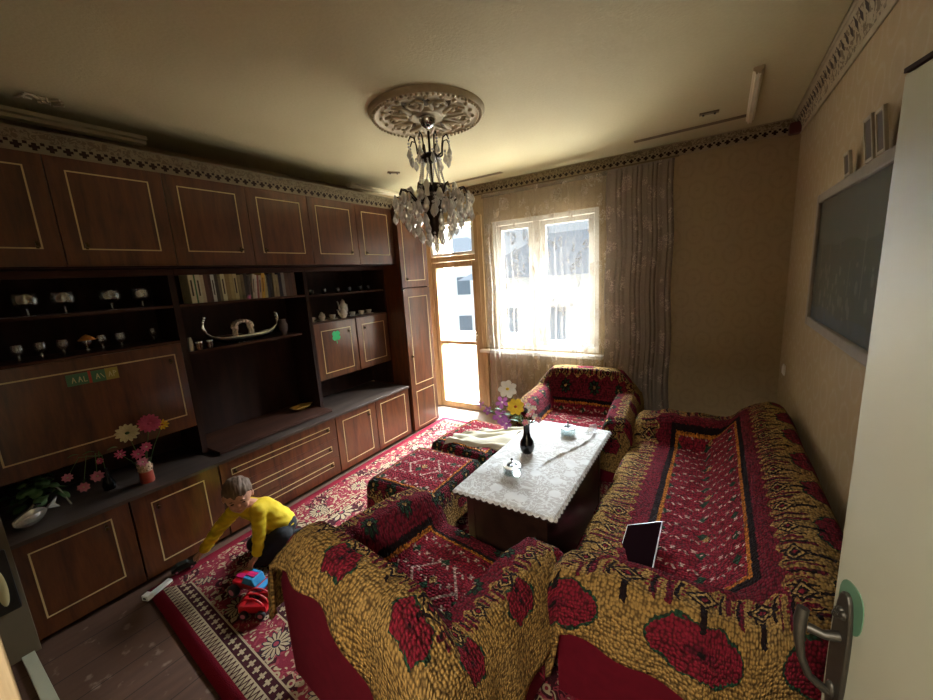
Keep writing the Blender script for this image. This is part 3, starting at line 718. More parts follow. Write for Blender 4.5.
# shelf unit A (glassware + drop-down desk)
ua = thing('shelf_unit', 'dark open shelf unit with glassware shelves and a drop-down desk flap', 'shelf unit', (XW, 0.135, 0.592)); dx = XM-XW; w = 1.05
b = MB(); b.box((0, 0, 0), (dx, 0.02, 1.33)); b.box((0, w-0.038, 0), (dx, w, 1.33)); b.box((0, .02, 1.312), (dx, w-.038, 1.33)); b.box((0, 0.02, 0), (0.008, w-.038, 1.312)); b.build('frame', M_dark, ua, smooth=False, bevel=0.001)
bx('shelf', (0.008, 0.02, 1.072), (dx-0.005, w-0.038, 1.090), M_veny, ua)
bx('shelf', (0.008, 0.02, 0.828), (dx-0.002, w-0.038, 0.846), M_veny, ua)
bx('shelf', (0.008, 0.02, 0.222), (dx-0.03, w-0.038, 0.240), M_veny, ua)
fl = bx('desk_flap', (dx-0.02, 0.02, 0.222), (dx, w-0.0395, 0.827), M_ven, ua)
inlay(fl, dx, 0.105, w-0.085, 0.315, 0.760, 0.008); knob(fl, dx, w-0.12, 0.715)
bx('fascia', (dx-0.022, -0.0, 1.29), (dx+0.004, w, 1.331), M_veny, ua)
# shelf unit B (books, gondola, television niche)
ub = thing('shelf_unit', 'dark open shelf unit with the books, a gondola model and an empty television niche', 'shelf unit', (XW, 1.187, 0.592)); w = 0.985
b = MB(); b.box((0, w-0.0, 0), (dx, w+0.018, 1.33)); b.box((0, 0, 1.312), (dx, w, 1.33)); b.box((0, 0, 0.02), (0.008, w, 1.312)); b.build('frame', M_dark, ub, smooth=False, bevel=0.001)
bx('shelf', (0.008, 0.001, 1.072), (dx-0.004, w, 1.090), M_veny, ub)
bx('shelf', (0.008, 0.001, 0.735), (dx-0.01, w-0.08, 0.753), M_veny, ub)
bx('niche_floor', (0.008, 0.001, 0.004), (-2.955-XW, w-0.001, 0.028), M_veny, ub)
bx('fascia', (dx-0.022, 0, 1.29), (dx+0.004, w+.018, 1.331), M_veny, ub)
# shelf unit C (cups, tea set, two small doors)
uc = thing('shelf_unit', 'dark shelf unit with the tea set above two small doors, one with a clover sticker', 'shelf unit', (XW, 2.192, 0.592)); w = 0.99
b = MB(); b.box((0, 0.0, 0), (dx, 0.018, 1.33)); b.box((0, w-.018, 0), (dx, w, 1.33)); b.box((0, .018, 1.312), (dx, w-.018, 1.33)); b.box((0, .018, 0), (0.008, w-.018, 1.312)); b.build('frame', M_dark, uc, smooth=False, bevel=0.001)
bx('shelf', (0.008, 0.018, 1.062), (dx-0.01, w-0.018, 1.080), M_veny, uc)
bx('cabinet_top', (0.008, 0.018, 0.808), (dx-0.0, w-0.018, 0.826), M_veny, uc)
bx('cabinet_bottom', (0.008, 0.018, 0.272), (dx-0.022, w-0.018, 0.290), M_veny, uc)
d1 = door(uc, dx, 0.018, 0.515, 0.268, 0.8075, 0.072, 0.055, 0.07, 'RT')
d2_ = door(uc, dx, 0.525, 0.99, 0.268, 0.8075, 0.072, 0.065, 0.07, 'LT')
bx('fascia', (dx-0.022, 0.0, 1.29), (dx+0.004, w, 1.331), M_veny, uc)
# clover sticker: four heart lobes
b = MB(); pts = []
for k in range(48):
    a = 2*PI*k/48; r = 0.054*(0.62+0.38*abs(math.sin(2*a))**0.6)*(1.0 if abs(math.cos(4*a)) < .97 or abs(math.sin(2*a)) < .5 else 0.96)
    pts.append((r*math.cos(a+PI/4-PI/4), r*math.sin(a)))
Mc = Matrix.Translation((XM+0.0005, 2.45, 1.262)) @ Matrix.Rotation(PI/2, 4, 'Z') @ Matrix.Rotation(PI/2, 4, 'X')
b.prism(pts, -0.0015, 0.0015, Mc); b.prism([(-0.004, -0.045), (0.004, -0.045), (0.007, -0.078), (0.001, -0.078)], -0.0015, 0.0015, Mc)
tag(b.build('clover_sticker', plain('bright_green_foil', '12c070', 0.3, var=.05), smooth=False), 'bright green four-leaf clover sticker on a small cabinet door', 'sticker')
# souvenir banner sticker
st = thing('banner_sticker', 'green and yellow rectangular souvenir sticker on the desk flap', 'sticker', (XM+0.0005, 0.552, 1.262), 0)
M_sg = plain('sticker_green', '3d6b4c', 0.4); M_sy = plain('sticker_yellow', '8f8338', 0.4); M_sr = plain('sticker_red', 'a8362c', 0.4); M_sl = plain('sticker_cream', 'c4bc8e', 0.4)
MB().box((0, 0, 0.004), (0.0012, 0.095, 0.072)).build('green_field', M_sg, st, smooth=False)
MB().box((0, 0.095, 0.004), (0.0012, 0.108, 0.076)).build('red_bar', M_sr, st, smooth=False)
MB().box((0, 0.108, 0.002), (0.0012, 0.172, 0.072)).build('green_field', M_sg, st, smooth=False)
MB().box((0, 0.172, 0.002), (0.0012, 0.233, 0.074)).build('yellow_field', M_sy, st, smooth=False)
b = MB()
def stroke(y0, z0, y1, z1, w=0.0045):
    b.tube([(0.0014, y0, z0), (0.0014, y1, z1)], w/2, 4)
for y0 in (0.022, 0.05, 0.128, 0.186):   # hand-drawn looking letters, illegible in the photo
    stroke(y0, .02, y0+.008, .052); stroke(y0+.008, .052, y0+.016, .02); stroke(y0+.004, .034, y0+.013, .034)
stroke(.075, .02, .075, .05); stroke(.075, .02, .088, .02); stroke(.15, .05, .165, .022); stroke(.21, .02, .21, .055); stroke(.21, .055, .224, .045); stroke(.21, .036, .224, .045)
b.build('lettering', M_sl, st, smooth=False)
# base cabinets
MB_l = [('left', 0.13, 1.125), ('mid', 1.13, 2.125), ('right', 2.13, 3.13)]
def base(y0, y1, label):
    t = thing('base_cabinet', label, 'cabinet', (XW, y0, 0)); b = MB(); carcass(b, 0, XB-XW-0.02, 0, y1-y0, 0.05, 0.565); b.box((0.02, 0.0, 0.0), (XB-XW-0.05, y1-y0, 0.05)); b.build('body', M_dark, t, smooth=False, bevel=0.001); return t
t = base(0.13, 1.125, 'low mahogany base cabinet with two doors under the potted plant, nearest the doorway'); D_ = XB-XW
door(t, D_, 0.0, 0.50, 0.03, 0.563, 0.085, 0.095, 0.055, 'RT'); door(t, D_, 0.505, 0.995, 0.03, 0.563, 0.095, 0.065, 0.06, 'LT')
t = base(1.13, 2.125, 'low mahogany chest of three wide drawers under the television niche')
for z0, z1, zi0, zi1 in ((0.375, 0.563, 0.452, 0.50), (0.20, 0.373, 0.265, 0.318), (0.03, 0.198, 0.115, 0.163)):
    d = bx('drawer', (D_-0.018, 0.003, z0), (D_, 0.992, z1), M_ven, t); inlay(d, D_, 0.075, 0.925, zi0, zi1, 0.006); knob(d, D_, 0.10, (zi0+zi1)/2); knob(d, D_, 0.90, (zi0+zi1)/2)
t = base(2.13, 3.13, 'low mahogany base cabinet with two doors beside the tall cupboard')
door(t, D_, 0.0, 0.495, 0.03, 0.563, 0.075, 0.062, 0.057, 'RT'); door(t, D_, 0.50, 1.0, 0.03, 0.563, 0.065, 0.045, 0.045)
wt = MB().box((XW, 0.13, 0.568), (-2.848, 3.13, 0.590)).build('worktop', wood('dusty_worktop', '2d2320', '55483f', 0.35, 'y', 0.2), smooth=False, bevel=0.003)
tag(wt, 'long dark dusty worktop running over the three base cabinets', 'worktop')
# tall cupboard
tc = thing('tall_cupboard', 'tall narrow glossy cupboard at the window end of the wall unit', 'cupboard', (XW, 3.192, 0)); w = 0.47
b = MB(); carcass(b, 0, D_-0.02, 0, w, 0.03, 2.51); b.box((0.02, 0, 0), (D_-.05, w, .03)); b.build('body', M_ven, tc, smooth=False, bevel=0.001)
door(tc, D_, 0.0, w, 1.675, 2.505, 0.065, 0.07, 0.10, 'L')
d = bx('door', (D_-.018, 0.002, 0.02), (D_, w-.002, 1.663), M_ven, tc); inlay(d, D_, 0.08, w-.06, 0.565, 1.57); inlay(d, D_, 0.08, w-.06, 0.05, 0.48); knob(d, D_, 0.06, 0.90)
MB().tube([(D_+.0, -0.01, 1.65), (D_+.03, -0.012, 1.65)], 0.008).build('latch', M_chrome, tc)
# ------------------------------------------------------------------ shelf things
ZA1, ZA2, ZB1, ZB2, ZC1, ZC2 = 0.592+1.090, 0.592+0.846, 0.592+1.090, 0.592+0.753, 0.592+1.080, 0.592+0.826
M_gob = m_glass('goblet_glass', (0.95, 0.97, 0.97), 0.30, 0.08)
def goblet(name, R, H, st_, label, loc, group, mat=None):
    t = thing(name, label, 'glass', loc, group=group)
    b = MB(); b.lathe([(0.0, 0), (R*.62, 0.0), (R*.62, 0.003), (0.006, 0.008), (0.005, H*st_), (R*.4, H*st_+.006), (R*.9, H*(st_+.22)), (R, H*(st_+.42)), (R*.82, H), (R*.79, H), (R*.96, H*(st_+.42)), (R*.84, H*(st_+.22)), (R*.36, H*st_+.012), (0, H*st_+.012)], (0, 0, 0), 20)
    b.build('glass_body', mat or M_gob, t); return t
lab4 = ['large round-bowled brandy glass on the top shelf, leftmost of four', 'large round-bowled brandy glass on the top shelf, second from the left', 'large round-bowled brandy glass on the top shelf, third from the left', 'dim large brandy glass on the top shelf beside the divider']
g0 = None
for (y, x), l in zip(((0.49, -3.2), (0.64, -3.2), (0.85, -3.2), (1.02, -3.24)), lab4):
    g = goblet('brandy_glass', 0.058, 0.125, 0.32, l, (x, y, ZA1), 'large brandy glasses on the top glassware shelf') if not g0 else copy_tree(g0, None, (x, y, ZA1), 0, l)
    g0 = g0 or g
lab6 = ['small stemmed glass on the second shelf, leftmost of the row', 'small stemmed glass on the second shelf, second from the left', 'small stemmed glass on the second shelf, third from the left', 'small stemmed glass on the second shelf holding the orange paper umbrella', 'small stemmed glass just right of the umbrella glass', 'small narrow stemmed glass at the right end of the row', 'dim small tumbler near the divider on the second glassware shelf']
g0 = None
for (y, x), l in zip(((0.41, -3.19), (0.50, -3.2), (0.59, -3.2), (0.69, -3.19), (0.765, -3.21), (0.855, -3.2), (1.06, -3.3)), lab6):
    g = goblet('small_glass', 0.028, 0.095, 0.38, l, (x, y, ZA2), 'small stemmed glasses on the second shelf') if not g0 else copy_tree(g0, None, (x, y, ZA2), 0, l)
    g0 = g0 or g
t = thing('paper_umbrella', 'tiny orange paper cocktail umbrella standing in a small glass', 'cocktail umbrella', (-3.19, 0.69, ZA2+0.045))
b = MB(); b.lathe([(0.0, 0.066), (0.018, 0.056), (0.042, 0.032), (0.0405, 0.031), (0.017, 0.053), (0.0, 0.062)], (0, 0.005, 0), 10); b.build('canopy', plain('orange_paper', 'c07a28', 0.8, var=.3, vs=50), t, smooth=False)
MB().tube([(0, 0, 0), (0, 0.005, 0.066)], 0.0015, 6).build('stick', M_inlay, t)
# books ---------------------------------------------------------------
cols = [('c8bf9c', 'cream book with green edging, first on the left'), ('3f6b3c', 'thin green booklet beside the first cream book'), ('c9c2a4', 'cream book just right of the green booklet'), ('bfae93', 'pinkish cream paperback left of the brown books'), ('5f3a2c', 'brown-spined book left of the black and white one'),
 ('4a2a22', 'dark red-brown book, right beside the brown-spined one'), ('c4c3bd', 'white spine with black marks among dark brown books'), ('3a3028', 'dark brown book right of the white spine with marks'), ('6b5f45', 'olive brown book left of the bright cream one'), ('cdc59a', 'bright cream thick book in the left half of the row'),
 ('8d7848', 'mustard brown book right of the bright cream one'), ('a3925c', 'dull yellow book in the left middle of the row'), ('b7aa7c', 'pale yellow book in the left middle of the row'), ('7c6f4c', 'khaki book before the dark gap'), ('6a5a3e', 'dim khaki book next to the dark gap'), ('2c211b', 'nearly black book left of the leaning ones'), ('3a2a20', 'dark brown book behind the glass dish'),
 ('c9bfa6', 'leaning cream book above the glass dish'), ('d0cabb', 'thin leaning white book above the glass dish'), ('8a4a40', 'thin leaning red-brown book between two pale ones'), ('b3a08a', 'leaning beige book left of the yellow one'), ('c8a030', 'bright yellow leaning book'), ('c0b27e', 'pale book leaning on the right of the yellow one'), ('26202a', 'black book right of the yellow pair'),
 ('34291f', 'dark book left of the brown-gold pair'), ('7d6a42', 'brown-gold book, left of its pair'), ('8b7850', 'brown-gold book, right of its pair'), ('2b2430', 'dark blue-black book in the right part'), ('77706a', 'grey book in the right part of the row'), ('5a3c2c', 'brown book third from the right end'), ('4d3226', 'dark brown book second from the right end'), ('5f4030', 'brown book at the right end of the row')]
wids = [.034, .010, .03, .022, .026, .02, .024, .022, .02, .03, .028, .028, .03, .026, .024, .026, .022, .022, .016, .014, .022, .028, .024, .028, .024, .026, .024, .03, .028, .034, .03, .034]
s_ = 0.84/sum(wids); y = 1.285
M_page = plain('yellowed_pages', 'b5a684', 0.9, vs=60)
for i, ((c, l), w) in enumerate(zip(cols, wids)):
    w *= s_; h = 0.185+0.03*random.random() if i < 29 else 0.20; dpt = 0.14
    lean = 0.10 if 17 <= i <= 22 else (0.02 if i in (25, 26) else 0.0)
    t = thing('book', l[0].upper()+l[1:]+' on the book shelf' if 'row' not in l else l+' on the book shelf', 'book', (-3.17, y, ZB1), 0, 'books on the middle shelf')
    t['label'] = (l+' on the book shelf'); t.rotation_euler = (-lean, 0, 0)
    if lean: t.location[2] += 0.0005
    m_ = plain('cover_'+c, c, 0.55, var=0.25, vs=40)
    b = MB(); ct = 0.0018; b.box((-dpt, 0.0006, 0), (0, ct+.0006, h)); b.box((-dpt, w-ct-.0006, 0), (0, w-.0006, h)); b.box((-ct*1.2, ct, 0), (0.001, w-ct, h)); b.build('cover', m_, t, smooth=False)
    MB().box((-dpt+.004, ct+.0007, .003), (-ct*1.3, w-ct-.0007, h-.003)).build('pages', M_page, t, smooth=False)
    if i in (0, 2, 6, 9, 12, 17, 20, 21):
        MB().box((0.001, w*.3, h*.25), (0.0016, w*.62, h*.8)).build('spine_title', plain('ink', '3a2c22' if i != 21 else '6e4a18', 0.6), t, smooth=False)
    y += w
t = thing('glass_dish', 'small cut-glass bowl in front of the leaning books', 'bowl', (-3.150, 1.665, ZB1))
b = MB(); b.lathe([(0, 0), (.025, 0), (.028, .006), (.045, .035), (.042, .035), (.024, .009), (0, .008)], (0, 0, 0), 12); b.build('bowl', M_glass, t, smooth=False)
# gondola ---------------------------------------------------------------
gd = thing('gondola_model', 'black and silver souvenir gondola with ornate canopy on the shelf below the books', 'model boat', (-3.20, 1.62, ZB2)); gd.scale = (1.15, 1.15, 1.25)
def gon(i, j):
    yv = lerp(-0.235, 0.25, i); s = 2*i-1; wd = 0.032*max(0.02, (1-abs(s)**2.2)); th = PI*j
    zc = 0.038+0.045*abs(s)**5; dp = 0.030*(1-abs(s)**2)+0.008
    return (wd*math.cos(th), yv, zc-dp*math.sin(th))
MB().grid(gon, 24, 8).build('hull', M_black, gd, solid=0.003)
for sx in (-1, 1): MB().tube([(sx*0.032*max(.02, (1-abs(2*i/20-1)**2.2)), lerp(-.235, .25, i/20), 0.040+0.045*abs(2*i/20-1)**5) for i in range(21)], 0.0045, 6).build('gunwale', M_chrome, gd)
b = MB(); b.tube([(0, .25, .09), (0, .262, .12), (0, .258, .155), (0, .245, .165)], [.006, .011, .009, .006], 8); b.tube([(0, .258, .12), (0, .244, .122)], .005); b.tube([(0, .26, .14), (0, .244, .143)], .004); b.build('prow_iron', M_chrome, gd)
b = MB(); b.tube([(0, -.235, .09), (0, -.25, .12), (0, -.243, .15)], [.006, .009, .005], 8)
for k in range(3): b.ell((0, -.245+k*.006, .152+.013*k), .010, 8, 6)
b.build('stern_figure', M_chrome, gd)
b = MB()
for sy in (-.052, .052):
    for sx in (-.02, .02):
        for k in range(6): b.ell((sx, sy*(1+.08*math.sin(k)), .045+k*.012), (.009, .011, .010), 8, 6)
for k in range(9):
    a = PI*k/8
    for sx in (-.02, .02): b.ell((sx, .058*math.cos(a), .10+.035*math.sin(a)), .0125, 8, 6)
b.grid(lambda i, j: (lerp(-.022, .022, i), .055*math.cos(PI*j), .098+.034*math.sin(PI*j)), 2, 12)
b.build('canopy', plain('silver_filigree', 'b5a79a', 0.3, 0.7, var=.4, vs=80), gd)
b = MB(); 
for sy in (-.05, -.017, .017, .05):
    for sx in (-.018, .018): b.tube([(sx*.8, sy*.8, .012), (sx, sy, .0)], .003, 6)
b.box((-.022, -.055, .010), (.022, .055, .014)); b.build('stand', M_chrome, gd)
MB().tube([(.02, .10, .055), (.04, .17, .06), (.05, .22, .085)], .002, 6).build('oar', M_chrome, gd)
# cups, vase, box beside the gondola
def tumbler(name, label, loc, R, H, mat, rim=True, cat='glass'):
    t = thing(name, label, cat, loc); MB().lathe([(0, 0), (R*.85, 0), (R, H), (R*.94, H), (R*.8, .006), (0, .006)], (0, 0, 0), 16).build('cup_body', mat, t)
    if rim: MB().lathe([(R*.98, H-.01), (R*1.03, H-.01), (R*1.03, H), (R*.98, H)], (0, 0, 0), 16).build('rim', M_chrome, t)
    return t
M_amber = m_glass('amber_glass', (0.75, 0.42, 0.25), 0.25, 0.05)
tumbler('metal_tumbler', 'small amber and silver tea glass at the left end of the gondola shelf', (-3.16, 1.272, ZB2), .026, .062, M_amber)
tumbler('metal_tumbler', 'second amber and silver tea glass, closer to the gondola stern', (-3.165, 1.345, ZB2), .026, .062, M_amber)
t = thing('crystal_carafe', 'slim clear crystal vase at the far left of the gondola shelf', 'vase', (-3.15, 1.215, ZB2))
MB().lathe([(0, 0), (.016, 0), (.020, .03), (.016, .07), (.011, .10), (.009, .10), (.013, .07), (.016, .03), (0, .01)], (0, 0, 0), 12).build('body', M_cryst, t, smooth=False)
tag(MB().box((-3.40, 1.50, ZB2), (-3.33, 1.68, ZB2+.055)).build('trinket_box', plain('dark_lacquer', '2c1917', 0.4, var=.4, vs=30), bevel=.004), 'dark brown lacquer trinket box standing behind the gondola', 'box')
t = thing('small_vase', 'grey ceramic vase at the right end of the gondola shelf', 'vase', (-3.23, 1.985, ZB2))
MB().lathe([(0, 0), (.022, 0), (.02, .01), (.035, .05), (.038, .085), (.024, .115), (.026, .135), (.022, .135), (.02, .115), (.033, .085), (.03, .05), (0, .012)], (0, 0, 0), 18).build('body', plain('grey_ceramic', '5a4c48', 0.35, var=.4, vs=30), t)
t = thing('leaf_dish', 'yellow-brown leaf-shaped dish lying in the television niche', 'dish', (-3.235, 2.05, 0.621))
b = MB(); b.grid(lambda i, j: ((i)*(.062+.008*math.sin(2*PI*j*5))*math.cos(2*PI*j), i*(.105+.012*math.sin(2*PI*j*5))*math.sin(2*PI*j), .004+.032*i*i), 6, 40)
b.build('dish', plain('amber_glaze', 'a8823a', 0.35, var=.2, vs=20), t, solid=.003)
# dark little cups on C top shelf
labc = ['tiny dark coffee cup at the left end of the upper cup shelf', 'tiny dark coffee cup, second from left on the upper cup shelf', 'tiny dark coffee cup, third from left on the upper cup shelf', 'tiny dark coffee cup, fourth from left, with a bright glint', 'dim tiny coffee cup, second from the right on the upper cup shelf', 'dim tiny coffee cup at the right end of the upper cup shelf']
def cup(name, label, loc, R, H, mat, group, saucer=True, rz=0.0, cat='cup'):
    t = thing(name, label, cat, loc, rz, group); z = .006 if saucer else 0
    MB().lathe([(0, z), (R*.5, z), (R*.55, z+.004), (R*.92, z+H*.55), (R, z+H), (R*.93, z+H), (R*.84, z+H*.55), (R*.45, z+.008), (0, z+.008)], (0, 0, 0), 16).build('cup_body', mat, t)
    MB().tube([(0, R*.92, z+H*.8), (0, R*1.45, z+H*.75), (0, R*1.5, z+H*.45), (0, R*.85, z+H*.35)], .003, 6).build('handle', mat, t)
    if saucer: MB().lathe([(0, 0), (R*.8, 0), (R*1.6, .010), (R*1.6, .012), (R*.8, .004), (0, .004)], (0, 0, 0), 18).build('saucer', mat, t)
    return t
M_cupd = plain('black_glazed_cup', '121214', 0.08); M_cupw = plain('white_glazed_cup', 'b4ab9e', 0.25, var=.15, vs=60)
g0 = None
for y, l in zip((2.255, 2.41, 2.565, 2.715, 2.86, 2.98), labc):
    g = cup('coffee_cup', l, (-3.17, y, ZC1), .026, .05, M_cupd, 'dark coffee cups on the upper cup shelf', False) if not g0 else copy_tree(g0, None, (-3.17, y, ZC1), .2, l)
    g0 = g0 or g
labt = ['white teacup on saucer at the left end of the tea set', 'white teacup on saucer, second from left in the tea set', 'white teacup on saucer just left of the teapot', 'white teacup on saucer just right of the coffee pot', 'white teacup on saucer, second from the right in the tea set', 'white teacup on saucer at the right end of the tea set']
g0 = None
for y, x, l in zip((2.235, 2.345, 2.475, 2.735, 2.865, 2.97), (-3.17, -3.16, -3.17, -3.18, -3.19, -3.19), labt):
    g = cup('teacup', l, (x, y, ZC2), .032, .042, M_cupw, 'white teacups of the tea set') if not g0 else copy_tree(g0, None, (x, y, ZC2), .3, l)
    g0 = g0 or g
def pot(name, label, loc, R, H, cat, rz, sp=True):
    t = thing(name, label, cat, loc, rz)
    MB().lathe([(0, 0), (R*.55, 0), (R*.6, .005), (R, H*.35), (R*.85, H*.62), (R*.45, H*.8), (R*.48, H*.83), (0, H*.83)], (0, 0, 0), 18).build('body', M_cupw, t)
    MB().lathe([(R*.5, H*.82), (R*.4, H*.9), (.007, H*.94), (.009, H*.98), (0, H)], (0, 0, 0), 14).build('lid', M_cupw, t)
    if sp: MB().tube([(0, -R*.85, H*.35), (0, -R*1.35, H*.5), (0, -R*1.55, H*.82), (0, -R*1.8, H*.9)], [.011, .008, .006, .005], 8).build('spout', M_cupw, t)
    MB().tube([(0, R*.75, H*.68), (0, R*1.4, H*.68), (0, R*1.45, H*.4), (0, R*.9, H*.25)], .0045, 8).build('handle', M_cupw, t)
    return t
pot('teapot', 'round white teapot with raised spout in the middle of the tea set', (-3.155, 2.595, ZC2), .043, .10, 'teapot', .1)
pot('coffee_pot', 'taller pale coffee pot behind the teapot', (-3.27, 2.70, ZC2), .047, .185, 'coffee pot', .2)
pot('sugar_bowl', 'white lidded sugar bowl behind the left teacups', (-3.26, 2.42, ZC2), .034, .08, 'sugar bowl', .4, False)
# worktop: plant, crystal fish, flower vases ---------------------------------
ZW = 0.590
pp = thing('potted_plant', 'small leafy green plant in a dark pot at the near end of the worktop', 'plant', (-3.22, 0.34, ZW)); pp.scale = (.85, .85, .8)
MB().lathe([(0, 0), (.05, 0), (.065, .09), (.07, .09), (.07, .10), (.058, .10), (.055, .085), (0, .085)], (0, 0, 0), 20).build('pot', plain('dark_pot', '1d1916', 0.5), pp)
MB().lathe([(0, .086), (.056, .086)], (0, 0, 0), 16).build('soil', plain('soil', '1c140f', 1.0), pp)
for k in range(40):
    a = k*2.4; r = .03+.12*((k*7) % 11)/11; h = .10+.15*((k*5) % 7)/7-.05*(r > .1); s = .024+.010*random.random()
    bt = MB(); p = Vector((r*math.cos(a), r*math.sin(a), h)); bt.tube([(0, 0, .085), p*.55+Vector((0, 0, .055)), p], .0016, 5)
    Mx = Matrix.Translation(p) @ Matrix.Rotation(a, 4, 'Z') @ Matrix.Rotation(random.uniform(-.2, .9), 4, 'Y')
    bt.grid(lambda i, j: Mx @ Vector((s*1.15*i*math.cos(2*PI*j), s*i*math.sin(2*PI*j), .006*math.sin(PI*i)-.010*i*i*abs(math.cos(2*PI*j)))), 3, 12)
    bt.build('leaf', M_green, pp)
cf = thing('glass_fish', 'clear and amber art-glass fish lying at the front of the worktop', 'glass ornament', (-3.03, 0.285, ZW), 0.5)
def fish(i, j):
    y = lerp(-.085, .065, i); r = .042*math.sin(PI*min(1, .06+.94*i))**.7; th = 2*PI*j
    return (r*.75*math.cos(th), y, .042+r*math.sin(th)+.004*math.sin(6*th))
MB().grid(fish, 14, 16).build('body', M_cryst, cf, smooth=False)
MB().grid(lambda i, j: Vector(fish(i*.8+.1, j))*.0+Vector((fish(i*.8+.1, j)[0]*.6, fish(i*.8+.1, j)[1]*.8, .04+(fish(i*.8+.1, j)[2]-.042)*.6)), 10, 12).build('amber_core', M_amber, cf)
MB().add([(.004, .06, .045), (.004, .12, .085), (.004, .105, .05), (.004, .125, .02), (-.006, .06, .045), (-.006, .12, .085), (-.006, .105, .05), (-.006, .125, .02)], [(0, 1, 2), (0, 2, 3), (4, 6, 5), (4, 7, 6), (0, 4, 5, 1), (1, 5, 6, 2), (2, 6, 7, 3), (3, 7, 4, 0)]).build('tail', M_cryst, cf, smooth=False)
b = MB(); b.tube([(-.0, -.02, .082), (0, .01, .098), (0, .045, .085)], [.004, .012, .003], 8); b.build('fin', M_chrome, cf)
tag(MB().tube([(-3.10, 0.44, ZW+.004), (-3.17, 0.42, ZW+.09), (-3.20, .40, ZW+.13)], .004, 8).build('glass_rod', M_cryst), 'thin clear glass stick leaning on the potted plant', 'glass stick')
def petalflower(parent, c, R, n, mat, cmat, nrm, name='blossom', rings=1, cup_=0.3, w=0.5, tip=0.8):
    c = Vector(c); q = Vector((0, 0, 1)).rotation_difference(Vector(nrm)).to_matrix().to_4x4(); M0 = Matrix.Translation(c) @ q
    b = MB()
    for rg_ in range(rings):
        RR = R*(1-.25*rg_)
        for k in range(n):
            a = 2*PI*(k+.5*rg_)/n+random.uniform(-.08, .08); Mk = M0 @ Matrix.Rotation(a, 4, 'Z'); lift = cup_*(1+.7*rg_)+random.uniform(-.08, .08)
            b.grid(lambda i, j: Mk @ Vector((RR*(.1+.9*i), RR*w*1.15*(i+.02)**.5*max(.05, 1-i**5)**.5*(j-.5), RR*lift*i-RR*.25*i*i+.08*RR*abs(j-.5))), 4, 3)
    o = b.build(name, mat, parent, sharp=0)
    b = MB(); b.ell(M0 @ Vector((0, 0, R*.08)), (R*.2, R*.2, R*.14), 10, 6); b.build('flower_centre', cmat, o)
    return o
M_pink = plain('pink_petal', 'b8476a', 0.7, var=.3, vs=60); M_wh = plain('white_petal', 'd2cdc4', 0.7, var=.1, vs=60); M_cr = plain('cream_petal', 'b9b08f', 0.7, var=.15, vs=60)
M_yl = plain('yellow_petal', 'd8b424', 0.7, var=.15, vs=60); M_or = plain('orange_heart', 'a8400f', 0.7); M_pu = plain('purple_petal', 'a25aa8', 0.7, var=.35, vs=50); M_lp = plain('pale_pink_petal', 'c9788c', 0.7, var=.25, vs=50)
pv = thing('pink_vase', 'small orange-pink ceramic vase with a beaded neck on the worktop', 'vase', (-3.0, 0.775, ZW))
MB().lathe([(0, 0), (.035, 0), (.038, .01), (.036, .07), (.034, .075)], (0, 0, 0), 20).build('body', plain('coral_glaze', '9c4030', 0.35), pv)
b = MB(); b.lathe([(.034, .074), (.037, .10), (.030, .125), (.026, .13), (.023, .13), (.027, .12), (.030, .10)], (0, 0, 0), 20)
for k in range(16): b.ell((.036*math.cos(k*PI/8), .036*math.sin(k*PI/8), .088+.02*(k % 2)), .006, 8, 6)
b.build('neck', plain('cream_glaze', 'b89a80', 0.4, var=.2, vs=60), pv)
bq = thing('flower_bunch', 'bunch of artificial pink, cream and yellow daisies in the pink vase', 'flowers', (-3.0, 0.775, ZW+.02))
heads = [((0.0, .07, .345), .062, 16, M_pink, M_pink, 3, 'pink chrysanthemum head'), ((0, -.045, .325), .06, 13, M_cr, M_green, 2, 'cream daisy head'), ((0, .135, .315), .036, 10, M_yl, M_or, 1, 'yellow flower'), ((0.03, -.025, .185), .036, 9, M_pink, M_cr, 2, None), ((.035, .02, .215), .032, 9, M_pink, M_cr, 2, None), ((.04, -.015, .13), .032, 8, M_lp, M_cr, 2, None), ((.0, -.10, .21), .03, 8, M_pink, M_cr, 1, None)]
for c, R, n, m1, m2, rg_, lb in heads:
    o = petalflower(bq, c, R, n, m1, m2, (.75, -.15, .55), rings=rg_, cup_=.35, w=.42)
    if lb: o['label'] = lb
    MB().tube([(0, 0, .03), Vector(c)*.55+Vector((0, 0, .03)), c], .002, 5).build('stem', M_stem, bq)
sv = thing('flower_spray', 'drooping spray of artificial pink blossoms hanging from a dark bud vase on the worktop', 'flowers', (-3.12, 0.62, ZW))
MB().lathe([(0, 0), (.028, 0), (.034, .03), (.014, .09), (.012, .14), (.009, .14), (.010, .09), (0, .01)], (0, 0, 0), 16).build('bud_vase', M_black, sv)
for c, R in (((.04, -.17, .17), .026), ((.06, -.12, .09), .03), ((.07, -.055, .13), .034), ((.02, -.02, .20), .02)):
    petalflower(sv, c, R, 8, M_lp if R > .025 else M_pink, M_cr, (.8, -.2, .1), rings=2, cup_=.4)
    MB().tube([(0, 0, .12), (0, 0, .22), Vector((c[0]*.5, c[1]*.6, .26)), c], .002, 5).build('stem', M_stem, sv)
for c in ((.0, -.12, .27), (.02, .05, .25), (.03, -.06, .27)):
    MB().grid(lambda i, j: (c[0]+.01*(j-.5), c[1]+.05*(i-.5), c[2]+.012*math.sin(PI*i)*(1-abs(j-.5))), 5, 2).build('leaf', M_stem, sv)
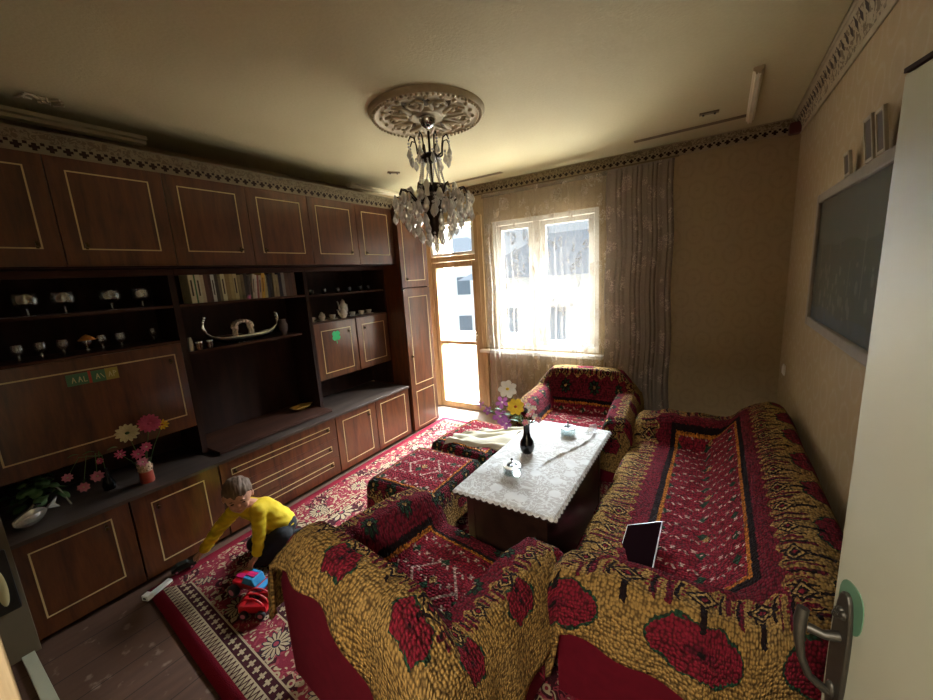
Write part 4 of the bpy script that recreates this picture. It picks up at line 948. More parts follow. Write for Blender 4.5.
# ------------------------------------------------------------------ ceiling rose and chandelier
CX, CY = -1.625, 2.19
rs = thing('ceiling_rose', 'large round plaster ceiling rose with beaded rim and scroll relief', 'ceiling rose', (CX, CY, ZC))
MB().lathe([(0.37, 0), (.37, -.012), (.355, -.030), (.33, -.034), (.32, -.022), (.30, -.018), (.285, -.026), (.27, -.016), (.12, -.012), (.10, -.03), (.08, -.03), (0, -.012)], (0, 0, 0), 64).build('disc', M_plaster, rs)
b = MB(); [b.ell((.343*math.cos(2*PI*k/70), .343*math.sin(2*PI*k/70), -.036), .011, 6, 4) for k in range(70)]; b.build('beaded_rim', M_plaster, rs)
b = MB()
for k in range(10):
    a = 2*PI*k/10; e = lambda r, t_, z: (r*math.cos(a+t_), r*math.sin(a+t_), z)
    b.tube([e(.13, 0, -.03), e(.18, .16, -.036), (e(.235, .22, -.036)), e(.262, .08, -.034), e(.245, -.04, -.036), e(.22, .02, -.034)], [.012, .014, .011, .010, .009, .006], 8)
    b.tube([e(.13, 0, -.03), e(.18, -.16, -.036), e(.235, -.22, -.036), e(.25, -.12, -.034)], [.010, .012, .009, .006], 8)
    b.ell(e(.2, .0, -.03), (.02, .02, .014), 8, 6)
    b.ell(e(.285, .31, -.03), (.015, .015, .012), 8, 6); b.ell(e(.295, 0, -.03), (.012, .012, .010), 8, 6)
b.build('scroll_relief', M_plaster, rs)
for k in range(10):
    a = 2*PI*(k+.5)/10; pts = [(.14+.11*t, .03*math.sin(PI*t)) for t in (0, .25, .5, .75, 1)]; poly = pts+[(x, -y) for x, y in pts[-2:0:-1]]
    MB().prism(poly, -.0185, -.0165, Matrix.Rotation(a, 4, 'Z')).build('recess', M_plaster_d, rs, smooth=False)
ch = thing('chandelier', 'bronze and crystal chandelier hanging from the ceiling rose', 'chandelier', (CX, CY, 0))
MB().lathe([(.055, 2.772), (.055, 2.755), (.042, 2.725), (.018, 2.71), (0, 2.708)], (0, 0, 0), 24).build('canopy', M_chrome, ch)
MB().cyl((0, 0, 2.69), (0, 0, 2.02), .008, n=10).build('stem', M_bronze, ch)
b = MB(); b.lathe([(0, 2.56), (.045, 2.555), (.06, 2.54), (.07, 2.52), (.06, 2.515), (.03, 2.5), (0, 2.495)], (0, 0, 0), 20); b.build('upper_cup', M_bronze, ch)
b = MB(); b.lathe([(0, 2.31), (.05, 2.31), (.085, 2.28), (.075, 2.22), (.045, 2.13), (.03, 2.05), (.012, 2.02), (0, 2.01)], (0, 0, 0), 20); b.build('lower_body', M_bronze, ch)
b = MB(); b.lathe([(.085, 2.36), (.10, 2.345), (.105, 2.33), (.085, 2.32)], (0, 0, 0), 24); b.build('strand_ring', M_bronze, ch)
def pol(r, a, z): return (r*math.cos(a), r*math.sin(a), z)
for k in range(8):
    a = 2*PI*k/8+.2
    MB().tube([pol(.05, a, 2.53), pol(.085, a, 2.55), pol(.09, a, 2.60), pol(.10, a, 2.64), pol(.125, a, 2.65), pol(.14, a, 2.62)], [.006, .006, .005, .005, .005, .004], 6).build('arm', M_bronze, ch)
outer = []
for k in range(14):
    a = 2*PI*k/14; R_ = .27 if k % 2 == 0 else .225; zt = 2.30 if k % 2 == 0 else 2.33
    MB().tube([pol(.07, a, 2.25), pol(R_*.45, a, 2.24), pol(R_*.70, a, 2.30), pol(R_*.80, a, zt), pol(R_*.93, a, zt+.005), pol(R_, a, zt-.03)], [.007, .006, .006, .006, .005, .004], 6).build('arm', M_bronze, ch)
    outer.append((R_, a, zt-.03))
for k in range(10):
    a = 2*PI*k/10; b = MB()
    for i in range(15):
        t_ = i/14; b.ell(pol(lerp(.058, .095, t_**1.5), a+.3*t_, lerp(2.512, 2.345, t_)), .0070, 8, 6)
    b.build('bead_strand', M_cryst, ch)
def drop_mb(nb, s):
    b = MB(); z = -.006
    for k in range(nb): b.ell((0, 0, z-.009), .0085, 8, 6); z -= .0195
    b.lathe([(0, z), (.006*s, z-.006*s), (.019*s, z-.040*s), (.017*s, z-.055*s), (0, z-.078*s)], (0, 0, 0), 8); return b
protos = {}
cnt = 0
rest = MB()
def drop(p, nb, s=1.0):
    global cnt
    if cnt < 98:
        k = (nb, s)
        if k not in protos: protos[k] = drop_mb(nb, s).build('crystal_drop', M_cryst, ch, smooth=False); o = protos[k]
        else: o = protos[k].copy(); COL.objects.link(o); o.parent = ch
        o.location = p; o.rotation_euler = (0, 0, random.uniform(0, 3))
    else:
        d = drop_mb(nb, s); rest.add([Vector(v)+Vector(p) for v in d.v], d.f)
    cnt += 1
for R_, a, z in outer: drop(pol(R_, a, z), 3, 1.05)
for k in range(14): a = 2*PI*(k+.5)/14; drop(pol(.245, a, 2.26), 1, 1.1)
for k in range(12): a = 2*PI*k/12+.1; drop(pol(.21, a, 2.235), 1, 1.1)
for k in range(12): a = 2*PI*k/12+.35; drop(pol(.185, a, 2.185), 1, 1.1)
for k in range(10): a = 2*PI*k/10; drop(pol(.14, a, 2.14), 1, 1.1)
for k in range(8): a = 2*PI*k/8+.2; drop(pol(.10, a, 2.10), 1, 1.1)
for k in range(6): a = 2*PI*k/6; drop(pol(.055, a, 2.065), 1, 1.0)
drop((0, 0, 2.03), 1, 1.1)
for k in range(8): a = 2*PI*k/8+.2; drop(pol(.14, a, 2.62), 2, .9)
for k in range(8): a = 2*PI*k/8; drop(pol(.12, a, 2.56), 1, .9)
for k in range(14): a = 2*PI*(k+.25)/14; drop(pol(.26, a, 2.30), 0, .9)
for k in range(12): a = 2*PI*k/12+.3; drop(pol(.2, a, 2.33), 1, .9); drop(pol(.13, a, 2.30), 1, 1.0); drop(pol(.25, a, 2.30), 0, 1.0)
o = rest.build('small_crystals', M_cryst, ch, smooth=False); o['kind'] = 'stuff'
# bulbs/candle sleeves
for k in range(4):
    a = PI/2*k+.4; MB().lathe([(0, 2.27), (.016, 2.27), (.014, 2.31), (.02, 2.335), (.012, 2.36), (0, 2.37)], pol(.15, a, 0), 10).build('bulb', M_white, ch)

# ------------------------------------------------------------------ draped furniture
def drape_mb(ks, kt, T, hem, res=0.018, uvs=1.0, wr=0.0, seed=0, inset=0.0, minmode=True):
    """ks/kt: (param, coord, frac) knots; T(x,y): top height; hem(x,y,s,t): hem height"""
    def samp(k):
        out = []; 
        for (a, b_) in zip(k, k[1:]):
            n = max(1, int(round(abs(b_[0]-a[0])/res)))
            for i in range(n): f = i/n; out.append(tuple(lerp(a[q], b_[q], f) for q in range(3)))
        out.append(k[-1]); return out
    S = samp(ks); Tt = samp(kt); b = MB(); vs = []; uv = []
    for s, x, fs in S:
        for t, y, ft in Tt:
            f = min(fs, ft) if minmode else fs*ft
            top = T(x, y); h = hem(x, y, s, t); h = min(h, top-0.02); z = h+f*(top-h)
            xx, yy = x, y
            if wr:
                drop = (1-f); n1 = fn3(s*4+seed, t*4, 0); n2 = fn3(s*11+seed, t*11, 3)
                sx = 1 if x > sum(k[1] for k in ks)/len(ks) else -1
                if fs < ft: xx += (0.02*n1+0.012*math.sin(t*26+seed))*drop*wr*sx+abs(sx)*0.0; xx += sx*0.03*drop*wr
                if ft < fs: yy += (0.02*n1+0.012*math.sin(s*26+seed))*drop*wr*(1 if y > sum(k[1] for k in kt)/len(kt) else -1); yy += 0.03*drop*wr*(1 if y > sum(k[1] for k in kt)/len(kt) else -1)
                z += wr*(0.010*n1+0.006*n2+0.0035*fn3(s*30, t*30, seed))
            vs.append((xx, yy, z))
    n = len(Tt); m_ = len(S)          # cloth length follows the surface over the edges and down the sides
    Pv = [[Vector(vs[i*n+j]) for j in range(n)] for i in range(m_)]
    Us = [[S[i][0]]*n for i in range(m_)]; Vt = [[q[0] for q in Tt] for i in range(m_)]; Us = [list(r) for r in Us]
    i1 = max(i for i in range(m_) if S[i][2] >= 1); i0 = min(i for i in range(m_) if S[i][2] >= 1)
    j1 = max(j for j in range(n) if Tt[j][2] >= 1); j0 = min(j for j in range(n) if Tt[j][2] >= 1)
    for j in range(n):
        for rng, q, sg in ((range(i1+1, m_), -1, 1), (range(i0-1, -1, -1), 1, -1)):
            for i in rng: Us[i][j] = Us[i+q][j]+sg*((Pv[i][j]-Pv[i+q][j]).length if S[i][2] <= Tt[j][2] else abs(S[i][1]-S[i+q][1]))
    for i in range(m_):
        for rng, q, sg in ((range(j1+1, n), -1, 1), (range(j0-1, -1, -1), 1, -1)):
            for j in rng: Vt[i][j] = Vt[i][j+q]+sg*((Pv[i][j]-Pv[i][j+q]).length if Tt[j][2] <= S[i][2] else abs(Tt[j][1]-Tt[j+q][1]))
    uv = [(Us[i][j], Vt[i][j]) for i in range(m_) for j in range(n)]
    fs_ = [(i*n+j, (i+1)*n+j, (i+1)*n+j+1, i*n+j+1) for i in range(len(S)-1) for j in range(n-1)]
    b.add(vs, fs_, uv); return b
def smax(a, b_, k=0.04):
    h = max(0, min(1, .5+.5*(a-b_)/k)); return lerp(b_, a, h)+k*h*(1-h)
# ---- sofa (world coordinates through an empty at its base)
SX0, SX1, SY0, SY1 = -0.50, 0.455, 1.235, 3.40
def sofaT(x, y):
    seat = 0.425+0.015*math.sin((y-1.6)*3.4)-0.05*sst(0.1, -0.45, 0)*0+0.012*fn3(x*3, y*3, 0)
    arm = max(1-sst(1.40, 1.60, y), 1-sst(3.22, 3.06, y) if False else sst(3.04, 3.22, y))
    armh = pl(x, [(-.5, .585), (-.3, .63), (.2, .63), (.5, .60)])-0.03*(1 if y > 3 else 0)
    armh -= 0.05*(sst(1.29, 1.23, y)+sst(3.34, 3.42, y))
    backh = pl(x, [(0.0, 0.0), (.02, .10), (.10, .42), (.20, .80), (.27, .96), (.34, 1.0), (.42, .97), (.47, .90)])
    bt = 0.775-0.05*(1-sst(1.22, 1.5, y))-0.05*sst(3.15, 3.42, y)
    z = seat+(armh-seat)*arm
    zb = 0.42+(bt-0.42)*backh if x > 0 else 0
    return smax(z, zb, 0.05) if x > 0 else z
sofa = thing('sofa', 'long dark red velvet sofa against the right wall, mostly hidden under a patterned throw', 'sofa', (0, 0, 0))
ksb = [(0, SX0+.03, 0), (.3, SX0+.03, .8), (.36, SX0+.045, .95), (.4, SX0+.08, 1), (.8, SX1-.06, 1), (.86, SX1-.02, .95), (.9, SX1-.01, .8), (1.3, SX1-.01, 0)]
ktb = [(0, SY0+.02, 0), (.3, SY0+.02, .8), (.35, SY0+.035, .95), (.4, SY0+.07, 1), (2.1, SY1-.07, 1), (2.15, SY1-.035, .95), (2.2, SY1-.02, .8), (2.6, SY1-.02, 0)]
b = drape_mb(ksb, ktb, lambda x, y: sofaT(x, y)-.022, lambda x, y, s, t: 0.05, .03)
b.build('upholstered_body', M_velvet, sofa, sharp=0)
for fx in (SX0+.1, SX1-.08):
    for fy in (SY0+.1, SY1-.1): MB().cyl((fx, fy, 0.012), (fx, fy, 0.06), .022, .03, 12).build('foot', M_table, sofa)
ks = [(-.80, SX0-.015, 0), (-.58, SX0-.012, .80), (-.545, SX0, .93), (-.50, SX0+.04, 1), (0, .02, 1), (.22, .15, 1), (.42, .26, 1), (.62, SX1-.04, 1), (.66, SX1-.01, .93), (.80, SX1+.002, .55)]
kt = [(-1.45, SY0-.012, 0), (-1.25, SY0-.010, .82), (-1.21, SY0, .93), (-1.16, SY0+.045, 1), (-1.00, 1.40, 1), (-.80, 1.60, 1), (.78, 3.04, 1), (.98, 3.22, 1), (1.14, SY1-.05, 1), (1.2, SY1, .93), (1.45, SY1+.01, .2)]
def hem(x, y, s, t):
    if t < -1.1: return pl(x, [(-.515, .14), (-.485, .17), (-.45, .39), (-.39, .41), (0.05, .355), (.45, .34)])
    return 0.20+0.02*math.sin(t*7)
cv = drape_mb(ks, kt, lambda x, y: sofaT(x, y)+.004+.006*math.sin(x*30)*math.sin(y*9), hem, .014, wr=0.8, seed=2).build('sofa_throw', M_csofa, solid=0.012, sharp=0)
tag(cv, 'thick knitted red, yellow and black pile throw draped over the long sofa', 'throw')
# ---- armchairs, local coordinates: x across (-.5..), y forward (0 back .. .86 front)
def chairT(x, y):
    seat = 0.41-0.02*sst(.5, .2, y)
    hw = .50
    am = sst(.24, .335, abs(x)); armh = 0.625-0.04*sst(.55, .86, y)-.05*sst(.45, .52, abs(x))
    bk = pl(y, [(0, .90), (.05, .99), (.10, 1.0), (.16, .97), (.24, .55), (.32, .12), (.38, 0)])
    bh = 0.815-0.16*sst(.30, .50, abs(x))-.02*(x/.4)**2
    z = lerp(seat, armh, am); zb = seat+(bh-seat)*bk
    return smax(z, zb, .05)
def make_chair(label, loc, rz, clabel, hemf, seed, group, kt=None, sx=1.0):
    t = thing('armchair', label, 'armchair', loc, rz, group); t.scale[0] = sx
    H = .50
    kb = [(0, -H+.02, 0), (.3, -H+.02, .82), (.4, -H+.04, .95), (.45, -H+.09, 1), (.9, H-.09, 1), (.95, H-.04, .95), (1, H-.02, .82), (1.4, H-.02, 0)]
    kc = [(0, .02, 0), (.3, .02, .85), (.35, .035, .96), (.4, .07, 1), (.9, .78, 1), (.95, .82, .95), (1.0, .835, .82), (1.4, .835, 0)]
    drape_mb(kb, kc, lambda x, y: chairT(x, y)-.022, lambda x, y, s, q: .05, .03).build('upholstered_body', M_velvet, t, sharp=0)
    for fx in (-.4, .4):
        for fy in (.1, .76): MB().cyl((fx, fy, 0.012), (fx, fy, .06), .02, .028, 12).build('foot', M_table, t)
    ks = [(-.72, -H-.015, 0), (-.60, -H-.012, .75), (-.56, -H, .92), (-.50, -H+.05, 1), (-.36, -.335, 1), (-.22, -.24, 1), (.22, .24, 1), (.36, .335, 1), (.50, H-.05, 1), (.56, H, .92), (.60, H+.012, .75), (.72, H+.015, 0)]
    kt = kt or [(-.74, -.012, 0), (-.68, -.010, .78), (-.65, .0, .93), (-.61, .04, 1), (-.50, .14, 1), (-.16, .34, 1), (.34, .78, 1), (.40, .83, .93), (.46, .85, .78), (.74, .86, 0)]
    o = drape_mb(ks, kt, lambda x, y: chairT(x, y)+.004, hemf, .013, wr=0.9, seed=seed).build('armchair_throw', M_cchair, solid=.012, sharp=0)
    o.location = loc; o.rotation_euler = (0, 0, rz); o.scale[0] = sx
    tag(o, clabel, 'throw', 'throws over the armchairs'); return t
def hem1(x, y, s, t):
    if t < -.5: return pl(x, [(-.55, .34), (-.49, .37), (-.43, .68), (-.25, .70), (-.05, .70), (.12, .65), (.25, .54), (.36, .40), (.46, .27)])
    if abs(s) > .5: return pl(y, [(0, .20), (.2, .30), (.5, .26), (.86, .32)])+.03*math.sin(t*9)
    return .2
make_chair('dark red velvet armchair in the foreground, seen from behind', (-1.065, .67, 0), math.radians(-7), 'red, yellow and green pile throw over the foreground armchair', hem1, 5, 'armchairs under throws', sx=.95)
def hem2(x, y, s, t): return .15+.03*math.sin(s*11+t*7)
make_chair('dark red velvet armchair below the window, facing the room', (-1.05, 3.80, 0), math.radians(180+3), 'red and yellow pile throw over the armchair below the window', hem2, 11, 'armchairs under throws',
    [(-.74, -.012, 0), (-.70, -.010, .78), (-.68, .0, .93), (-.66, .04, 1), (-.52, .14, 1), (-.20, .34, 1), (.34, .78, 1), (.40, .83, .93), (.46, .85, .78), (.74, .86, 0)])
# ---- footstools
def stool(loc, rz, label, clabel, seed, z=.43, hw=.275, hd=.29):
    t = thing('footstool', label, 'footstool', loc, rz, 'footstools beside the table'); M = .03
    MB().box((-hw+M, -hd+M, .06), (hw-M, hd-M, z-.03)).build('padded_body', M_velvet, t, bevel=.03)
    for fx in (-1, 1):
        for fy in (-1, 1): MB().cyl((fx*(hw-.08), fy*(hd-.08), .012), (fx*(hw-.08), fy*(hd-.08), .07), .018, .024, 10).build('foot', M_table, t)
    a = hw; c = hd
    ks = [(-.50, -a-.015, 0), (-a-.03, -a-.006, .85), (-a, -a+.005, .95), (-a+.045, -a+.05, 1), (a-.045, a-.05, 1), (a, a-.005, .95), (a+.03, a+.006, .85), (.50, a+.015, 0)]
    kt = [(-.50, -c-.015, 0), (-c-.02, -c-.006, .85), (-c+.01, -c+.005, .95), (-c+.05, -c+.05, 1), (c-.05, c-.05, 1), (c-.01, c-.005, .95), (c+.02, c+.006, .85), (.50, c+.015, 0)]
    o = drape_mb(ks, kt, lambda x, y: z+.012*math.cos(x*5)*math.cos(y*5), lambda x, y, s, q: .14+.03*math.sin(s*13+q*9+seed)-.05*(abs(x) > a-.03 and abs(y) > c-.03), .014, wr=.8, seed=seed).build('footstool_throw', M_cstool, solid=.011, sharp=0)
    o.location = loc; o.rotation_euler = (0, 0, rz); tag(o, clabel, 'throw', 'throws over the footstools')
stool((-1.69, 1.945, 0), math.radians(2), 'square footstool between the foreground armchair and the wall unit', 'red pile throw with a cream medallion over the nearer footstool', 1)
stool((-1.64, 2.62, 0), math.radians(-6), 'square footstool behind the first one, left of the table', 'red pile throw over the farther footstool, partly under a cream cloth', 4)
# cream cloth over the farther footstool
def clth(i, j):
    p = Vector((-1.83, 2.34)).lerp(Vector((-1.33, 2.42)), i).lerp(Vector((-1.72, 2.58)).lerp(Vector((-1.28, 2.88)), i), j)
    z = .437+.012+.022*abs(math.sin(i*3+j*9+1.2*math.sin(i*5)))+.012*fn3(i*4, j*6, 2)
    e = 0
    if j < .12 : z -= .06*(1-j/.12)
    return (p.x+.02*math.sin(j*8), p.y+.02*math.sin(i*9), z)
tag(MB().grid(clth, 50, 40).build('cream_cloth', plain('cream_cotton', 'b0a791', 0.9, var=.1, bump=.2), solid=.004, sharp=0), 'crumpled cream cloth thrown over the farther footstool', 'cloth')
# ---- coffee table
TX0, TX1, TY0, TY1, TZ = -1.17, -0.60, 1.57, 2.72, 0.60
tb = thing('coffee_table', 'low rectangular dark wooden table between the sofa and the footstools', 'table', (0, 0, 0))
MB().box((TX0, TY0, TZ-.03), (TX1, TY1, TZ-.002)).build('tabletop', M_table, tb, bevel=.004)
b = MB(); q = .05; b.box((TX0+q, TY0+q, TZ-.12), (TX1-q, TY0+q+.02, TZ-.0305)); b.box((TX0+q, TY1-q-.02, TZ-.12), (TX1-q, TY1-q, TZ-.0305)); b.box((TX0+q, TY0+q+.02, TZ-.12), (TX0+q+.02, TY1-q-.02, TZ-.0305)); b.box((TX1-q-.02, TY0+q+.02, TZ-.12), (TX1-q, TY1-q-.02, TZ-.0305)); b.build('apron', M_table, tb, smooth=False)
for x in (TX0+.05, TX1-.095):
    for y in (TY0+.05, TY1-.095): MB().box((x-.001, y-.001, .012), (x+.046, y+.046, TZ-.031)).build('leg', M_table, tb, bevel=.003)
for a_, c_ in (((TX0+.055, TY0+.055, .06), (TX1-.055, TY0+.073, TZ-.121)), ((TX0+.055, TY1-.073, .06), (TX1-.055, TY1-.055, TZ-.121)), ((TX0+.055, TY0+.074, .06), (TX0+.073, TY1-.074, TZ-.121)), ((TX1-.073, TY0+.074, .06), (TX1-.055, TY1-.074, TZ-.121))):
    MB().box(a_, c_).build('side_panel', M_table, tb, smooth=False)
b = MB(); ov = .012
def lc(i, j):
    x = lerp(TX0-.006, TX1+.012, i); y = lerp(TY0-.006, TY1+.006, j); z = TZ+.003
    sc_ = .006*abs(math.sin(i*16*PI)); sj = .006*abs(math.sin(j*30*PI))
    if j < .02: y -= sc_
    if j > .98: y += sc_
    if i < .02: x -= sj
    if i > .98: x += sj
    ex = max(TX0-x, x-TX1, 0); ey = max(TY0-y, y-TY1, 0)
    z -= min(.03, (max(ex, ey))*1.2)
    # soft fold ridge running towards the window end
    rx = TX0+.33+.16*sst(.35, .85, j)*1.0; rr = (x-rx)/.010
    z += .013*math.exp(-rr*rr)*sst(.33, .5, j)*(1-sst(.88, .93, j))*(1+.3*math.sin(j*60))+.0015*fn3(x*20, y*20, 0)
    return (x, y, max(z, TZ+.0015) if ex == 0 and ey == 0 else z)
b.grid(lc, 150, 240, lambda i, j: (i*.6, j*1.17)); tag(b.build('lace_tablecloth', M_lace, sharp=0), 'white lace tablecloth with scalloped edge lying on the dark table', 'tablecloth')
ZT = TZ+.005
def ashtray(loc, rz, label, g):
    t = thing('ashtray', label, 'ashtray', loc, rz, g)
    MB().lathe([(0, 0), (.048, 0), (.052, .004), (.052, .046), (.047, .046), (.046, .008), (0, .008)], (0, 0, 0), 28).build('glass_bowl', M_glass, t)
    b = MB(); b.lathe([(.030, .050), (.050, .047), (.054, .050), (.052, .054), (.034, .057), (.030, .054)], (0, 0, 0), 32); b.build('chrome_rim', plain('brushed_chrome', 'd0d0d0', .3, .9, var=.03), t)
    MB().lathe([(0, .044), (.031, .044), (.031, .048), (0, .048)], (0, 0, 0), 24).build('black_well', M_black, t, smooth=False)
    b = MB()
    for k in range(3): a = 2*PI*k/3; b.box((-.007, 0, .048), (.007, .032, .053), Matrix.Rotation(a, 4, 'Z'))
    b.build('spinner', M_black, t, smooth=False)
    b = MB(); b.cyl((0, 0, .05), (0, 0, .085), .0035); b.ell((0, 0, .088), (.008, .008, .006), 10, 6); b.build('push_knob', M_black, t); return t
a1 = ashtray((-.955, 1.865, ZT), .3, 'glass ashtray with chrome and black spinning lid, on the near end of the table', 'spinning ashtrays')
copy_tree(a1, None, (-.845, 2.545, ZT), 1.1, 'glass ashtray with chrome and black spinning lid, on the window end of the table')
bv = thing('black_vase', 'glossy black bottle vase in the middle of the table', 'vase', (-.985, 2.15, ZT))
MB().lathe([(0, 0), (.028, 0), (.040, .015), (.048, .045), (.042, .08), (.026, .11), (.020, .14), (.022, .19), (.030, .215), (.027, .215), (.018, .19), (.015, .14), (0, .10)], (0, 0, 0), 28).build('body', M_black, bv)
fb = thing('flower_arrangement', 'artificial flowers with a white, a yellow and purple blossoms in the black vase', 'flowers', (-.985, 2.15, ZT+.19))
camdir = Vector((.35, -.75, .55))
def fl_at(px, py, dist_y=2.15): return None
spec = [((-.125, .0, .225), .062, 7, M_wh, M_yl, 1, .72, 'white blossom'), ((-.062, -.02, .12), .056, 8, M_yl, M_or, 1, .70, 'yellow blossom with orange heart'), ((-.175, .01, .125), .045, 5, M_pu, M_wh, 1, .7, None), ((-.20, .02, .02), .052, 5, M_pu, M_wh, 1, .8, 'purple and white blossom'), ((-.145, .0, -.015), .04, 5, M_pu, M_wh, 1, .8, None), ((-.30, .03, .045), .032, 5, M_pu, M_wh, 1, .7, None), ((-.35, .03, .08), .028, 5, M_pu, M_pu, 1, .5, None)]
for c, R, n, m1, m2, rg_, w_, lb in spec:
    o = petalflower(fb, c, R, n, m1, m2, camdir, rings=rg_, cup_=.25, w=w_, tip=.6)
    if lb: o['label'] = lb
    MB().tube([(0, 0, -.02), (c[0]*.3, c[1]*.3, .05), (c[0]*.8, c[1], c[2]-.02), c], .002, 5).build('stem', M_stem, fb)
for k in range(16):
    c = Vector((random.uniform(-.02, .10), random.uniform(-.05, .04), random.uniform(.03, .16))); c.x += (c.z-.03)*.25
    petalflower(fb, c, .019, 5, M_wh if k % 3 else M_lp, M_yl, camdir+Vector((random.uniform(-.4, .4), 0, random.uniform(-.3, .3))), name='small_blossom', w=.8)
    if k % 2 == 0: MB().tube([(0, 0, 0), c*.5, c], .0014, 4).build('stem', M_stem, fb)
for c, a in (((-.10, 0, .04), 2.6), ((-.17, .02, .06), 2.9), ((-.06, .02, .02), 2.2), ((-.24, .03, .03), 3.1), ((.0, .02, .07), 1.2), ((-.03, -.03, .02), 2.8)):
    MB().grid(lambda i, j: (c[0]+.09*i*math.cos(a)+.022*math.sin(PI*i)*(j-.5)*math.sin(a), c[1]+.03*(j-.5)*math.sin(PI*i), c[2]+.05*i-.05*i*i+.008*abs(j-.5)), 8, 4).build('leaf', M_green, fb)
tag(MB().grid(lambda i, j: (-.700+.018*math.sin(j*7)+.02*i-.045*(1-j)*(1-i), 2.60+.05*i+.02*j, ZT+.004+.065*j*(1-abs(2*i-1)**1.5)+.003*math.sin(i*20)), 16, 14).build('plastic_napkin', m_glass('milky_plastic', (.9, .9, .9), .45, .4), sharp=0), 'crumpled clear plastic napkin standing near the window end of the table', 'napkin')
# tablet on the sofa
tp = thing('tablet', 'thin black glossy tablet with silver edge propped on the sofa seat', 'tablet', (0, 0, 0))
p = [Vector((-.315, 1.875, .470)), Vector((-.178, 1.955, .475)), Vector((-.172, 1.60, .462))]
nn = (p[1]-p[0]).cross(p[2]-p[0]).normalized(); nn = nn if nn.z > 0 else -nn
A, B_, Q_ = Vector((-.165, 1.907, .515)), Vector((-.171, 1.622, .455)), Vector((-.322, 1.894, .452)); D4 = Q_; C_ = B_+(Q_-A)
nz_ = (B_-A).cross(C_-A).normalized(); nz_ = nz_ if nz_.z > 0 else -nz_
def slab(P, n, t0, t1): return MB().add([q+n*t0 for q in P]+[q+n*t1 for q in P], [(0, 1, 2, 3), (7, 6, 5, 4)]+[(k, (k+1) % 4, 4+(k+1) % 4, 4+k) for k in range(4)])
slab([A, B_, C_, D4], nz_, 0, .007).build('case', plain('silver_edge', 'b5b5b8', .3, .8), tp, smooth=False)
cc = (A+B_+C_+D4)/4; slab([cc+(q-cc)*.96 for q in (A, B_, C_, D4)], nz_, .0072, .0080).build('screen', plain('dark_screen', '14090c', 0.8, spec=0.0), tp, smooth=False)

# ------------------------------------------------------------------ child
pr = thing('person', 'small boy in a yellow long-sleeved jersey kneeling on the rug and reaching for toy cars', 'person', (-2.40, 1.15, 0.012))
O = Vector((-2.40, 1.15, 0.012))
def w2l(p): return Vector(p)-O
J = {k: w2l(v) for k, v in dict(pel=(-2.36, 1.24, .205), belly=(-2.395, 1.205, .265), chest=(-2.42, 1.16, .335), neck=(-2.475, 1.085, .405), head=(-2.45, 1.04, .510),
    sl=(-2.565, 1.09, .370), el=(-2.70, 1.00, .215), wl=(-2.775, .905, .075), sr=(-2.375, 1.105, .375), er=(-2.36, 1.085, .24), wr=(-2.355, 1.045, .105),
    hl=(-2.41, 1.26, .17), kl=(-2.55, 1.13, .065), al=(-2.38, 1.36, .05), tl=(-2.30, 1.45, .03), hr=(-2.31, 1.19, .17), kr=(-2.38, 1.06, .065), ar=(-2.20, 1.27, .05), tr=(-2.13, 1.36, .03)).items()}
Rh = Matrix.Rotation(math.radians(14), 4, 'X')   # looks down
hz_ = Matrix.Rotation(math.radians(62), 4, 'Z') @ Rh @ Matrix.Scale(1.13, 4)
HC = J['head']
def hp(x, y, z): return HC+(hz_ @ Vector((x, y, z)))      # local head: -y front, z up
b = MB()
b.ell(HC, (.066, .078, .074), 24, 16, hz_.to_3x3()); b.ell(hp(0, -.022, -.045), (.050, .052, .050), 20, 14, hz_.to_3x3())
b.ell(hp(0, -.078, -.018), (.010, .013, .012), 10, 8); b.ell(hp(0, -.05, -.078), (.020, .018, .014), 10, 8)
for s in (-1, 1):
    b.ell(hp(s*.069, .004, -.02), (.009, .014, .020), 10, 8, hz_.to_3x3()); b.ell(hp(s*.032, -.055, -.035), (.020, .016, .018), 10, 8)
    b.ell(hp(s*.025, -.070, .012), (.018, .008, .006), 10, 8)
b.ell(hp(0, -.068, -.052), (.018, .010, .006), 10, 8)
b.capsule(J['neck']-Vector((0, 0, .02)), hp(0, .02, -.05), .034, .032)
b.capsule(J['pel'], J['belly'], .082, .074); b.capsule(J['belly'], J['chest'], .074, .074); b.capsule(J['chest'], J['neck'], .07, .04)
b.capsule(J['chest']+Vector((0, 0, .02)), J['sl'], .055, .040); b.capsule(J['chest']+Vector((0, 0, .02)), J['sr'], .055, .040)
for a_, e_, w_ in (('sl', 'el', 'wl'), ('sr', 'er', 'wr')): b.capsule(J[a_], J[e_], .036, .027); b.capsule(J[e_], J[w_], .027, .019)
for h_, k_, a_, t_ in (('hl', 'kl', 'al', 'tl'), ('hr', 'kr', 'ar', 'tr')): b.capsule(J[h_], J[k_], .060, .042); b.capsule(J[k_], J[a_], .040, .027); b.capsule(J[a_], J[t_], .026, .020)
def hand(b, w, d, up, side, curl):
    d = Vector(d).normalized(); up = Vector(up).normalized(); sd = d.cross(up).normalized()*side; up = sd.cross(d)*side
    palm = w+d*.030; b.ell(palm, (.1, .1, .1), 4, 3) if 0 else None
    for k in (-1.2, -.4, .4, 1.2): b.capsule(w+d*.004+sd*k*.006, w+d*.046+sd*k*.0115, .011, .0090, 8)
    for k, L in ((-1.5, .030), (-.5, .036), (.5, .034), (1.5, .026)):
        p0 = w+d*.046+sd*k*.0105; p1 = p0+d*L*.5+sd*k*.003-up*L*.12*curl; p2 = p1+d*L*.42+sd*k*.002-up*L*.3*curl
        b.capsule(p0, p1, .0066, .0060, 8); b.capsule(p1, p2, .0060, .0050, 8)
    p0 = w+d*.014-sd*.016; p1 = p0+d*.016-sd*.018-up*.003; p2 = p1+d*.018-sd*.006-up*.006*curl
    b.capsule(p0, p1, .0085, .0072, 8); b.capsule(p1, p2, .0072, .0058, 8)
